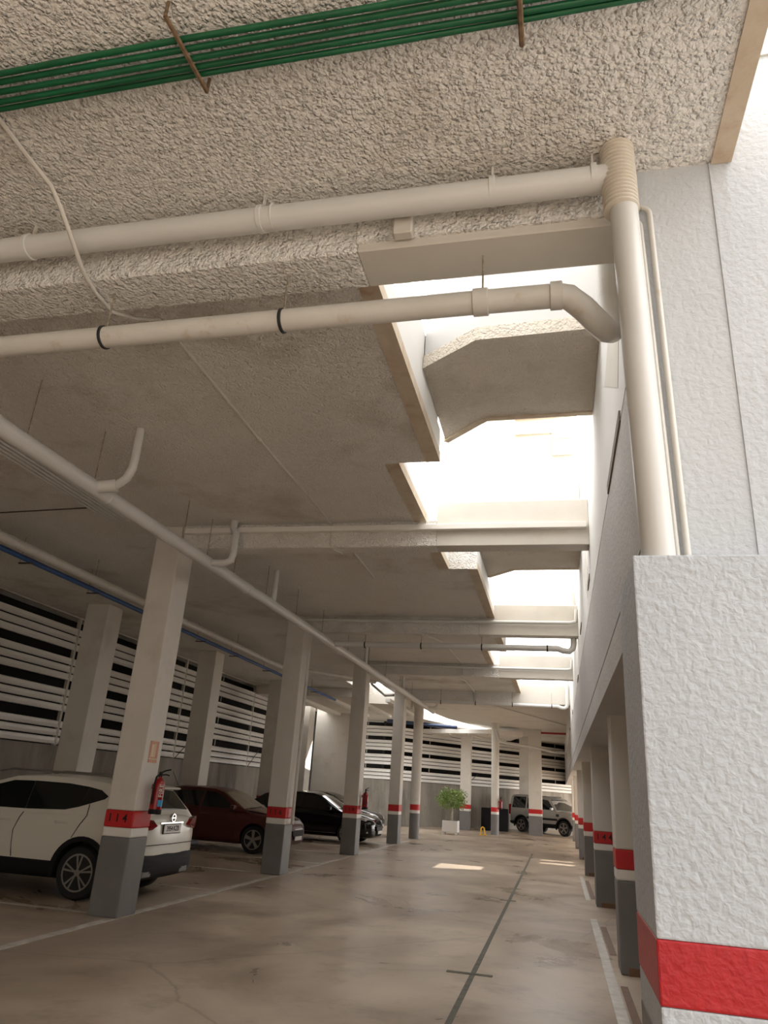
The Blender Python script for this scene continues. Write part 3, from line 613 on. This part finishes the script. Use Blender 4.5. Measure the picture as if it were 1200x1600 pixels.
MB().box(-5.205, -5.2025, 9.10, 9.17, 1.86, 2.02).build('print_block', 'sign_cream', t); MB().box(-5.205, -5.2025, 9.18, 9.21, 1.86, 2.03).build('print_block', 'sign_cream', t)
MB().box(-5.205, -5.2025, 9.065, 9.275, 1.83, 1.845).build('print_line', 'sign_cream', t)

# ------------------------------------------------------------------ potted ficus, barrier, cabinet
t = thing('planter', 'white square planter standing near the far columns', 'planter', (-4.65, 34.7, 0))
MB().prism([(-5.00, 34.30), (-4.32, 34.30), (-4.32, 34.98), (-5.00, 34.98)], 0.09, 0.56).build('box', 'planter', t, bevel=0.015)
for x in (-4.94, -4.38):
    for y in (34.36, 34.92): MB().box(x-0.05, x+0.05, y-0.05, y+0.05, 0, 0.09).build('foot', 'planter', t)
MB().box(-4.96, -4.36, 34.34, 34.94, 0.54, 0.566).build('soil', 'soil', t)
t = thing('ficus_tree', 'small ficus tree with a round green crown growing in the white planter', 'tree', (-4.65, 34.64, 0.56))
for k in range(4):
    a0 = k*1.57
    pts = [(-4.65+0.05*math.cos(a0+1.6*q), 34.64+0.05*math.sin(a0+1.6*q), 0.567+0.156*q) for q in range(5)]
    pts += [(-4.65+0.16*math.cos(a0+6.5), 34.64+0.16*math.sin(a0+6.5), 1.28), (-4.65+0.34*math.cos(a0+6.7), 34.64+0.34*math.sin(a0+6.7), 1.5)]
    MB().tube(pts, [0.045, 0.042, 0.040, 0.038, 0.034, 0.026, 0.012], 7).build('trunk', 'bark', t, smooth=True)
m = MB()
for i in range(2600):
    while True:
        p3 = Vector((random.uniform(-1,1), random.uniform(-1,1), random.uniform(-1,1)))
        if 0.35 < p3.length < 1.0: break
    lump = 1 + 0.16*math.sin(5*p3.x+1)*math.cos(4*p3.z) + 0.10*math.sin(9*p3.y)
    c = Vector((-4.62, 34.64, 1.45)) + Vector((p3.x*0.70, p3.y*0.66, p3.z*0.46))*lump
    d = Vector((random.gauss(0,1), random.gauss(0,1), random.gauss(0,0.8)-0.3)).normalized(); s_ = d.cross(Vector((random.gauss(0,1), random.gauss(0,1), random.gauss(0,1)))).normalized()
    l, w = random.uniform(0.05, 0.085), random.uniform(0.018, 0.028)
    m.add([c-d*l*0.5, c+s_*w, c+d*l*0.5, c-s_*w], [(0,1,2,3)])
tag(m.build('foliage', 'leaf', t), kind='stuff')
t = thing('parking_barrier', 'small yellow folding barrier on the floor left of the far round column', 'barrier', (-3.4, 36.2, 0))
MB().box(-3.56, -3.24, 36.05, 36.35, 0, 0.03).build('base_plate', 'yellow', t)
MB().tube([(-3.50, 36.2, 0.03), (-3.46, 36.2, 0.30), (-3.40, 36.2, 0.34), (-3.34, 36.2, 0.30), (-3.30, 36.2, 0.03)], 0.03, 8).build('hoop', 'yellow', t, smooth=True)
t = thing('dark_cabinet', 'dark cabinet standing behind the far round column', 'cabinet', (-3.2, 41.9, 0))
MB().box(-4.0, -2.6, 41.6, 42.2, 0.0, 1.10).build('body', 'trim', t, bevel=0.02); MB().box(-3.32, -3.29, 41.585, 41.6, 0.05, 1.05).build('door_gap', 'black', t)

# ------------------------------------------------------------------ cars
def boolean_cut(obj, cutter):
    md = obj.modifiers.new('arch', 'BOOLEAN'); md.operation = 'DIFFERENCE'; md.object = cutter; md.solver = 'EXACT'
    try: md.material_mode = 'TRANSFER'
    except Exception: pass
def finalize(obj):
    dg = bpy.context.evaluated_depsgraph_get(); me = bpy.data.meshes.new_from_object(obj.evaluated_get(dg))
    obj.modifiers.clear(); obj.data = me
    me.polygons.foreach_set('use_smooth', [True]*len(me.polygons))
    try: me.set_sharp_from_angle(angle=R(38))
    except Exception: pass
def make_wheel(t, x, y, r, style, out):
    w = 0.11
    ty = MB().lathe([(r*0.68, -w), (r*0.93, -w*1.02), (r, -w*0.75), (r, w*0.75), (r*0.93, w*1.02), (r*0.68, w)], (x, y, r), 'y', 32).build('wheel', 'rubber', t, smooth=True, local=True)
    yo = y+out*w
    a, b = sorted((yo-out*0.06, yo-out*0.03))
    MB().lathe([(r*0.66, a), (r*0.66, b)], (x, 0, r), 'y', 28).build('rim_disc', 'alloy_dark', ty, local=True)
    m = MB()
    n = 28
    for i in range(n):
        a0, a1 = 2*math.pi*i/n, 2*math.pi*(i+1)/n
        q = []
        for rr in (r*0.64, r*0.71):
            for aa in (a0, a1): q.append((x+rr*math.cos(aa), yo+out*0.004, r+rr*math.sin(aa)))
        m.add(q, [(0,1,3,2)])
    m.build('rim_edge', 'alloy', ty, local=True)
    m = MB()
    for k in range(5):
        base = 2*math.pi*k/5 + math.pi/2
        for off in ((-0.14, 0.14) if style == 'double' else (0,)):
            hw_ = 0.012 if style == 'double' else 0.036
            d0, d1 = Vector((math.cos(base+off*0.5), math.sin(base+off*0.5))), Vector((math.cos(base+off*1.3), math.sin(base+off*1.3)))
            s0 = Vector((-d0.y, d0.x))
            pts = [d0*r*0.12+s0*hw_*0.8, d1*r*0.66+s0*hw_*1.2, d1*r*0.66-s0*hw_*1.2, d0*r*0.12-s0*hw_*0.8]
            ya, yb = sorted((yo-out*0.03, yo+out*0.002))
            m.prism([(x+p_.x, r+p_.y) for p_ in pts], ya, yb, 'y')
    ya, yb = sorted((yo-out*0.03, yo+out*0.004))
    m.lathe([(r*0.15, ya), (r*0.13, yb)], (x, 0, r), 'y', 14)
    m.build('spokes', 'alloy', ty, local=True)
    return ty
def make_car(spec):
    t = thing('car', spec['label'], 'car', (*spec['loc'], 0), 'parked cars', spec['rz'])
    hw, wb, r = spec['hw'], spec['wb'], spec['r']; paint = spec['paint']
    xf, xr = wb/2, -wb/2
    # lower body loft
    secs = []
    for (x, zb, zs, zt, w, wt) in spec['stations']:
        half = [(0, zb), (w*0.80, zb), (w-0.035, zb+0.06), (w, zb+0.22), (w, zs-0.14), (w-0.015, zs-0.02), (wt, zt), (wt*0.55, zt+0.018), (0, zt+0.025)]
        secs.append([(x, y, z) for y, z in half] + [(x, -y, z) for y, z in reversed(half[1:-1])])
    n = len(secs[0]); m = MB()
    vs_ = [p_ for s in secs for p_ in s]; fs = []
    for i in range(len(secs)-1):
        for k in range(n): fs.append((i*n+k, i*n+(k+1) % n, (i+1)*n+(k+1) % n, (i+1)*n+k))
    fs += [tuple(range(n)), tuple(range((len(secs)-1)*n, len(secs)*n))]
    m.add(vs_, fs); body = m.build('body', paint, t, local=True)
    cut = MB()
    ra = r+spec.get('gap', 0.055)
    for x in (xf, xr):
        for s in (-1, 1): 
            a, b = sorted((s*(hw-0.30), s*(hw+0.3))); cut.lathe([(ra, a), (ra, b)], (x, 0, r+0.01), 'y', 36)
    cutter = cut.build('cutter', 'trim', t, local=True)
    sb = body.modifiers.new('s', 'SUBSURF'); sb.levels = 2; sb.render_levels = 2
    boolean_cut(body, cutter)
    # sill / bumper cladding
    zc0 = spec['clad']; secs = []
    for (x, zb, zs, zt, w, wt) in spec['stations']:
        zc = max(zc0, spec.get('clad_rear', 0)) if x < -1.95 else zc0
        e = 0.012; half = [(0, zb-0.02), (w*0.82, zb-0.02), (w-0.02, zb+0.03), (w+e, zb+0.12), (w+e, zc-0.03), (w+e-0.01, zc), (0, zc)]
        xx = x + (0.02 if x > 1.9 else (-0.02 if x < -1.9 else 0))
        secs.append([(xx, y, z) for y, z in half] + [(xx, -y, z) for y, z in reversed(half[1:-1])])
    n = len(secs[0]); m = MB(); vs_ = [p_ for s in secs for p_ in s]; fs = []
    for i in range(len(secs)-1):
        for k in range(n): fs.append((i*n+k, i*n+(k+1) % n, (i+1)*n+(k+1) % n, (i+1)*n+k))
    fs += [tuple(range(n)), tuple(range((len(secs)-1)*n, len(secs)*n))]
    clad = m.add(vs_, fs).build('lower_trim', spec.get('clad_mat', 'trim'), t, local=True)
    bv = clad.modifiers.new('b', 'SUBSURF'); bv.levels = 1; bv.render_levels = 1
    boolean_cut(clad, cutter)
    bpy.context.view_layer.update()
    finalize(body); finalize(clad); bpy.data.objects.remove(cutter)
    # wheel arches
    if spec.get('arch'):
        for x in (xf, xr):
            for s in (-1, 1):
                m = MB(); k = 20; poly = []
                for i in range(k+1):
                    a = R(-12)+R(204)*i/k; poly.append((x+(ra+0.06)*math.cos(a), r+0.01+(ra+0.06)*math.sin(a)))
                for i in range(k, -1, -1):
                    a = R(-12)+R(204)*i/k; poly.append((x+(ra-0.005)*math.cos(a), r+0.01+(ra-0.005)*math.sin(a)))
                a, b = sorted((s*(hw-0.06), s*(hw+0.018)))
                vs2 = [(px, a, pz) for px, pz in poly]+[(px, b, pz) for px, pz in poly]; nn = len(poly); fs2 = []
                for i in range(k):
                    j = nn-1-i
                    fs2 += [(i, i+1, j-1, j), (nn+i, nn+j, nn+j-1, nn+i+1), (i, nn+i, nn+i+1, i+1), (j, j-1, nn+j-1, nn+j)]
                m.add(vs2, fs2).build('wheel_arch', 'trim', t, local=True)
    # greenhouse
    gh = spec['cabin']; zb, zr = gh['belt'], gh['top']; wbm, wrt = gh['wb'], gh['wr']
    def yy(z): return wbm+(wrt-wbm)*(z-zb)/(zr-zb)
    outline = gh['outline']; m = MB(); k = len(outline); vs_ = []
    for (x, z) in outline:
        y = yy(z); cr = 0.035 if z > zb+0.3 else 0.02
        vs_ += [(x, y, z), (x, y*0.6, z+cr*0.8), (x, 0, z+cr), (x, -y*0.6, z+cr*0.8), (x, -y, z)]
    fs = []
    for i in range(k-1):
        for j in range(4): fs.append((i*5+j, i*5+j+1, (i+1)*5+j+1, (i+1)*5+j))
    fs += [tuple(i*5 for i in range(k)), tuple(i*5+4 for i in reversed(range(k)))]
    m.add(vs_, fs).build('cabin', paint, t, smooth=True, bevel=0.022, seg=3, local=True)
    for nm, poly, mm in gh['windows']:
        for s in (-1, 1):
            m = MB(); n = len(poly)
            m.add([(x, s*(yy(z)+0.007), z) for x, z in poly]+[(x, s*(yy(z)-0.02), z) for x, z in poly],
                  [tuple(range(n)), tuple(reversed(range(n, 2*n)))]+[(i, (i+1) % n, n+(i+1) % n, n+i) for i in range(n)])
            m.build(nm, mm, t, local=True)
    for nm, (x0, z0), (x1, z1), ins, mm in gh['screens']:
        d = Vector((x1-x0, 0, z1-z0)).normalized(); nrm = Vector((-d.z, 0, d.x)) if nm == 'rear_window' else Vector((d.z, 0, -d.x))
        if nm == 'windscreen': nrm = Vector((d.z, 0, -d.x)); nrm = nrm if nrm.x > 0 else -nrm
        else: nrm = nrm if nrm.x < 0 else -nrm
        if nrm.z < 0: nrm = -nrm if abs(nrm.z) > 0.99 else nrm
        a, b = Vector((x0, 0, z0))+d*0.03, Vector((x1, 0, z1))-d*0.03
        m = MB(); cols_ = 6; vs_ = []
        for lvl, q in ((0, a), (1, b)):
            yh = yy(q.z)-ins
            for i in range(cols_+1):
                u = -1+2*i/cols_; p_ = q + nrm*(0.014+0.030*(1-u*u)); vs_.append((p_.x, yh*u, p_.z+0.004))
        for lvl, q in ((0, a), (1, b)):
            yh = yy(q.z)-ins
            for i in range(cols_+1):
                u = -1+2*i/cols_; p_ = q - nrm*0.03; vs_.append((p_.x, yh*u, p_.z))
        c_ = cols_+1; fs = []
        for i in range(cols_): fs += [(i, i+1, c_+i+1, c_+i), (2*c_+i, 3*c_+i, 3*c_+i+1, 2*c_+i+1), (i, 2*c_+i, 2*c_+i+1, i+1), (c_+i, c_+i+1, 3*c_+i+1, 3*c_+i)]
        fs += [(0, c_, 3*c_, 2*c_), (cols_, 2*c_+cols_, 3*c_+cols_, c_+cols_)]
        m.add(vs_, fs).build(nm, mm, t, smooth=True, local=True)
    for x in (xf, xr):
        for s in (-1, 1): make_wheel(t, x, s*(hw-0.115), r, spec.get('rim', 'double'), s)
    # door seams and handles
    for line in spec.get('seams', ()):
        for s in (-1, 1):
            pts = [(x, s*(hw-0.006+dy), z) for x, z, dy in line]
            MB().tube(pts, 0.006, 5).build('door_seam', 'seam', t, local=True)
    for (x, z, dy) in spec.get('handles', ()):
        for s in (-1, 1):
            y = s*(hw+dy); MB().tube([(x-0.10, y, z), (x-0.08, y+s*0.022, z), (x+0.08, y+s*0.022, z), (x+0.10, y, z)], 0.012, 8).build('door_handle', paint, t, smooth=True, local=True)
    if 'mirror' in spec:
        x, z = spec['mirror']
        for s in (-1, 1): MB().box(x-0.07, x+0.06, min(s*(hw-0.04), s*(hw+0.15)), max(s*(hw-0.04), s*(hw+0.15)), z-0.06, z+0.07).build('mirror', paint, t, bevel=0.03, seg=2, local=True)
    spec['extra'](t, spec) if 'extra' in spec else None
    return t
def plate(t, x, y, z, facing, text, w=0.50):
    p_ = MB().box(x-0.008, x+0.008, y-w/2, y+w/2, z-0.056, z+0.056).build('number_plate', 'plate', t, local=True)
    MB().box(min(x, x+facing*0.004)-0.001, max(x, x+facing*0.011), *( (y+w/2-0.045, y+w/2-0.004) if facing < 0 else (y-w/2+0.004, y-w/2+0.045)), z-0.052, z+0.052).build('blue_strip', 'plate_blue', p_, local=True)
    MB().box(min(x, x-facing*0.012), max(x, x-facing*0.012)+0.0, y-w/2-0.012, y+w/2+0.012, z-0.068, z+0.068).build('plate_surround', 'black', p_, local=True)
    text_mesh('registration', text, 0.095, 'black', p_, (x+facing*0.009, y-facing*(-0.02)*0, z), (R(90), 0, R(90) if facing > 0 else R(-90)), 0.0012, 0.95, local=True)

# white crossover, tail towards the aisle
def suv_extra(t, s):
    hw = s['hw']
    for sg in (-1, 1):
        m = MB().prism([(0.46, 0.965), (0.60, 1.045), (0.90, 1.075), (0.905, 0.93), (0.80, 0.90), (0.60, 0.92)], -2.195, -1.84, 'x')
        m.v = [(x + (0.10*max(0, (abs(y)-0.60)/0.30) if x < -2.0 else 0), sg*y, z) for x, y, z in m.v]
        m.build('tail_light', 'taillight', t, bevel=0.012, local=True)
        MB().tube([(0.45, sg*0.63, 1.555), (0.25, sg*0.625, 1.60), (-1.35, sg*0.62, 1.585), (-1.58, sg*0.62, 1.535)], 0.016, 8).build('roof_rail', 'alloy', t, smooth=True, local=True)
        MB().box(-2.165, -2.06, min(sg*0.42, sg*0.66), max(sg*0.42, sg*0.66), 0.31, 0.39).build('reflector_trim', 'col_grey', t, bevel=0.01, local=True)
    MB().prism([(-1.62, 1.50), (-1.90, 1.475), (-1.925, 1.455), (-1.88, 1.44), (-1.62, 1.46)], -0.58, 0.58, 'y').build('spoiler', s['paint'], t, bevel=0.01, local=True)
    plate(t, -2.172, 0.0, 0.92, -1, '3954 KZB')
    MB().box(-2.165, -2.14, -0.34, 0.34, 0.985, 1.008).build('boot_trim', 'chrome', t, local=True)
    m = MB()
    for i in range(18):
        a0, a1 = 2*math.pi*i/18, 2*math.pi*(i+1)/18; q = []
        for rr in (0.045, 0.06):
            for aa in (a0, a1):
                for xx in (-2.175, -2.13): q.append((xx, rr*math.cos(aa), 1.065+rr*math.sin(aa)))
        m.add(q, [(0,2,6,4),(1,5,7,3),(0,1,3,2),(4,6,7,5)])
    m.build('badge_ring', 'chrome', t, local=True); MB().box(-2.172, -2.13, -0.068, 0.068, 1.056, 1.074).build('badge_bar', 'chrome', t, local=True)
    MB().tube([(-2.165, -0.85, 0.72), (-2.172, 0, 0.715), (-2.165, 0.85, 0.72)], 0.005, 5).build('tailgate_seam', 'seam', t, local=True)
SUV = dict(label='white crossover car parked tail-out behind the column numbered 114', loc=(-7.725, 10.68), rz=R(180), hw=0.90, wb=2.65, r=0.335, gap=0.05, paint='paint_white', clad=0.47, clad_rear=0.61, arch=True, rim='double',
    stations=[(2.12,0.30,0.62,0.70,0.60,0.50),(2.05,0.24,0.74,0.82,0.80,0.66),(1.85,0.22,0.86,0.92,0.88,0.72),(1.45,0.22,0.93,1.00,0.90,0.74),(0.95,0.22,0.98,1.06,0.90,0.78),(0.2,0.22,1.01,1.07,0.90,0.84),(-0.7,0.22,1.03,1.09,0.90,0.84),(-1.4,0.23,1.06,1.12,0.90,0.80),(-1.85,0.26,1.05,1.12,0.89,0.76),(-2.08,0.28,1.02,1.08,0.85,0.72),(-2.16,0.32,0.95,1.03,0.78,0.66)],
    cabin=dict(belt=1.02, top=1.53, wb=0.865, wr=0.66, outline=[(1.15,1.02),(0.85,1.17),(0.42,1.42),(0.12,1.505),(-0.35,1.535),(-1.0,1.525),(-1.5,1.475),(-1.72,1.44),(-1.98,1.16),(-2.08,1.02)],
        windows=[('front_side_window', [(0.82,1.07),(-0.262,1.08),(-0.222,1.455),(0.12,1.445),(0.42,1.36)], 'glass'), ('rear_side_window', [(-0.268,1.08),(-0.90,1.105),(-1.115,1.157),(-1.15,1.423),(-0.8,1.452),(-0.228,1.457)], 'glass'), ('quarter_window', [(-1.12,1.16),(-1.46,1.275),(-1.50,1.315),(-1.36,1.39),(-1.155,1.422)], 'glass')],
        screens=[('windscreen', (1.02,1.09), (0.42,1.42), 0.06, 'glass'), ('rear_window', (-2.00,1.13), (-1.73,1.43), 0.07, 'glass')]),
    seams=[[(-0.28,1.04,-0.01),(-0.24,0.97,0.0),(-0.18,0.80,0.004),(-0.20,0.62,0.004),(-0.235,0.46,0.004)],[(-1.28,1.20,-0.06),(-1.30,1.05,-0.01),(-1.22,0.93,0.002),(-1.13,0.76,0.004)]], handles=[(0.0,0.93,-0.002),(-0.93,0.945,-0.002)], mirror=(0.72,1.09), extra=suv_extra)
make_car(SUV)

# dusty maroon hatchback, nose towards the aisle
def hatch_front(t, s, lamp, text='', dust=False):
    hw = s['hw']; x1 = s['stations'][0][0]
    for sg in (-1, 1):
        m = MB().prism([(0.42, 0.60), (0.50, 0.70), (0.82, 0.80), (0.865, 0.76), (0.80, 0.66), (0.60, 0.60)], x1-0.40, x1+0.02, 'x')
        m.v = [(x - (0.30*max(0, (abs(y)-0.42)/0.45) if x > x1-0.2 else 0), sg*y, z) for x, y, z in m.v]
        m.build('headlight', lamp, t, bevel=0.012, local=True)
        m = MB().prism([(0.55, 0.30), (0.62, 0.42), (0.80, 0.43), (0.82, 0.36), (0.70, 0.29)], x1-0.25, x1+0.0, 'x'); m.v = [(x - 0.16*max(0, (abs(y)-0.5)/0.3), sg*y, z) for x, y, z in m.v]
        m.build('fog_light', lamp, t, bevel=0.01, local=True)
    MB().prism([(-0.42, 0.55), (0.42, 0.55), (0.36, 0.42), (-0.36, 0.42)], x1-0.1, x1+0.035, 'x').build('grille', 'black', t, bevel=0.01, local=True)
    MB().box(x1, x1+0.042, -0.30, 0.30, 0.575, 0.595).build('grille_bar', 'chrome', t, local=True)
    MB().box(x1+0.03, x1+0.05, -0.25, 0.25, 0.33, 0.42).build('front_plate', 'plate', t, local=True)
st_h = [(2.12,0.26,0.56,0.62,0.62,0.46),(2.04,0.20,0.68,0.74,0.80,0.62),(1.80,0.18,0.78,0.84,0.86,0.68),(1.35,0.17,0.86,0.91,0.88,0.72),(0.85,0.17,0.90,0.96,0.88,0.76),(0.1,0.17,0.92,0.98,0.88,0.82),(-0.8,0.17,0.94,1.0,0.88,0.82),(-1.4,0.18,0.96,1.02,0.88,0.78),(-1.85,0.22,0.95,1.02,0.86,0.74),(-2.05,0.26,0.92,0.98,0.80,0.68),(-2.12,0.32,0.86,0.92,0.70,0.60)]
def cab_h(wsm, side='glass'): return dict(belt=0.93, top=1.42, wb=0.845, wr=0.62, outline=[(1.08,0.92),(0.80,1.05),(0.30,1.34),(0.05,1.405),(-0.4,1.425),(-1.0,1.40),(-1.55,1.32),(-1.98,1.05),(-2.06,0.93)],
    windows=[('front_side_window', [(0.72,0.97),(-0.20,0.985),(-0.17,1.345),(0.06,1.335),(0.34,1.24)], side), ('rear_side_window', [(-0.27,0.985),(-1.15,1.03),(-1.40,1.17),(-1.30,1.26),(-0.9,1.33),(-0.24,1.347)], side)],
    screens=[('windscreen', (0.96,0.97), (0.30,1.34), 0.06, wsm), ('rear_window', (-1.95,1.07), (-1.57,1.31), 0.07, side)])
def mar_extra(t, s):
    hatch_front(t, s, 'headlight')
    m = MB(); q = []
    for (x, z, w) in ((1.0, 0.975, 0.70), (1.35, 0.945, 0.66), (1.75, 0.885, 0.60), (1.98, 0.80, 0.52)):
        for i in range(7):
            u = -1+2*i/6; q.append((x, u*w, z + 0.010 - 0.02*abs(u)**3))
    m.add(q, [(i*7+j, i*7+j+1, (i+1)*7+j+1, (i+1)*7+j) for i in range(3) for j in range(6)])
    m.build('bonnet', 'dust_paint', t, smooth=True, local=True)
    MB().tube([(-1.35, 0.0, 1.42), (-1.55, 0.0, 1.75)], 0.006, 5).build('aerial', 'black', t, local=True)
    MB().tube([(0.98, -0.45, 0.995), (0.95, 0.35, 1.03)], 0.010, 5).build('wiper', 'black', t, local=True)
make_car(dict(label='dusty maroon hatchback parked nose-out between the columns numbered 114 and 116', loc=(-8.56, 19.0), rz=0, hw=0.88, wb=2.6, r=0.315, gap=0.04, paint='paint_maroon', clad=0.24, clad_mat='paint_maroon', rim='single', stations=st_h, cabin=cab_h('dust_glass'),
    seams=[[(0.78,0.93,-0.01),(0.80,0.60,0.004),(0.74,0.26,0.0)],[(-0.24,0.95,-0.01),(-0.20,0.60,0.004),(-0.24,0.26,0.0)]], handles=[(-0.05,0.82,-0.002)], mirror=(0.72,0.99), extra=mar_extra))
# black hatchback
def blk_extra(t, s):
    hatch_front(t, s, 'headlight')
    for sg in (-1, 1): MB().tube([(0.70, sg*0.842, 0.955), (-1.2, sg*0.842, 1.0)], 0.006, 5).build('window_trim', 'chrome', t, local=True)
    for sg in (-1, 1): MB().tube([(0.95, sg*0.885, 0.30), (-0.85, sg*0.885, 0.30)], 0.008, 5).build('sill_trim', 'chrome', t, local=True)
make_car(dict(label='glossy black hatchback parked nose-out behind the column numbered 118', loc=(-7.72, 24.55), rz=0, hw=0.88, wb=2.6, r=0.315, gap=0.04, paint='paint_black', clad=0.24, rim='double', stations=st_h, cabin=cab_h('glass'),
    seams=[], handles=[(-0.05,0.82,-0.002)], mirror=(0.72,0.99), extra=blk_extra))
# dark car further back
make_car(dict(label='dark car mostly hidden behind the black hatchback', loc=(-10.0+1.3, 29.2), rz=0, hw=0.88, wb=2.6, r=0.315, gap=0.04, paint='paint_black', clad=0.24, rim='double', stations=st_h, cabin=cab_h('glass'), mirror=(0.72,0.99), extra=lambda t, s: hatch_front(t, s, 'headlight')))
# silver boxy off-roader
def off_extra(t, s):
    for sg in (-1, 1):
        MB().box(-2.27, -2.12, min(sg*0.74, sg*0.90), max(sg*0.74, sg*0.90), 0.85, 1.35).build('tail_light', 'taillight', t, bevel=0.01, local=True)
        MB().box(1.98, 2.16, min(sg*0.50, sg*0.86), max(sg*0.50, sg*0.86), 0.86, 1.04).build('headlight', 'headlight', t, bevel=0.01, local=True)
        MB().box(-1.0, 1.0, min(sg*0.93, sg*0.965), max(sg*0.93, sg*0.965), 0.70, 0.80).build('side_moulding', 'trim', t, bevel=0.01, local=True)
        MB().box(0.92, 1.10, min(sg*0.92, sg*0.962), max(sg*0.92, sg*0.962), 0.90, 1.02).build('side_vent', 'black', t, local=True)
        MB().box(-0.95, 0.95, min(sg*0.86, sg*1.0), max(sg*0.86, sg*1.0), 0.33, 0.38).build('side_step', 'trim', t, bevel=0.01, local=True)
        MB().tube([(0.10, sg*0.66, 1.85), (-1.95, sg*0.66, 1.85)], 0.016, 6).build('roof_rail', 'trim', t, local=True)
    MB().box(2.10, 2.20, -0.46, 0.46, 0.84, 1.04).build('grille', 'trim', t, bevel=0.01, local=True)
make_car(dict(label='silver boxy off-road car parked at the far end beyond the square column', loc=(-0.31, 42.76), rz=R(-36.8), hw=0.95, wb=2.75, r=0.365, gap=0.07, paint='paint_silver', clad=0.55, arch=True, rim='single',
    stations=[(2.18,0.42,0.90,1.0,0.78,0.66),(2.10,0.36,1.0,1.08,0.90,0.74),(1.8,0.34,1.06,1.12,0.95,0.78),(1.2,0.34,1.10,1.16,0.95,0.82),(0.6,0.34,1.13,1.19,0.95,0.86),(-0.6,0.34,1.14,1.2,0.95,0.88),(-1.6,0.34,1.14,1.2,0.95,0.88),(-2.1,0.36,1.14,1.2,0.94,0.87),(-2.24,0.40,1.10,1.18,0.90,0.84)],
    cabin=dict(belt=1.14, top=1.82, wb=0.90, wr=0.74, outline=[(0.98,1.12),(0.52,1.62),(0.30,1.76),(-0.2,1.81),(-0.9,1.80),(-1.1,1.85),(-2.05,1.85),(-2.18,1.75),(-2.22,1.14)],
        windows=[('front_side_window', [(0.78,1.20),(-0.16,1.20),(-0.14,1.70),(0.30,1.66)], 'glass'), ('rear_side_window', [(-0.25,1.20),(-1.02,1.20),(-1.05,1.72),(-0.23,1.71)], 'glass'), ('quarter_window', [(-1.14,1.20),(-2.05,1.20),(-2.0,1.76),(-1.16,1.77)], 'glass')],
        screens=[('windscreen', (0.94,1.17), (0.40,1.70), 0.06, 'glass'), ('rear_window', (-2.22,1.22), (-2.19,1.72), 0.10, 'glass')]),
    seams=[[(-0.2,1.15,-0.01),(-0.2,0.75,0.004),(-0.2,0.5,0.0)],[(-1.08,1.15,-0.01),(-1.08,0.95,0.004),(-1.0,0.8,0.004)]], handles=[(0.0,1.05,0.0),(-0.88,1.05,0.0)], mirror=(0.70,1.24), extra=off_extra))
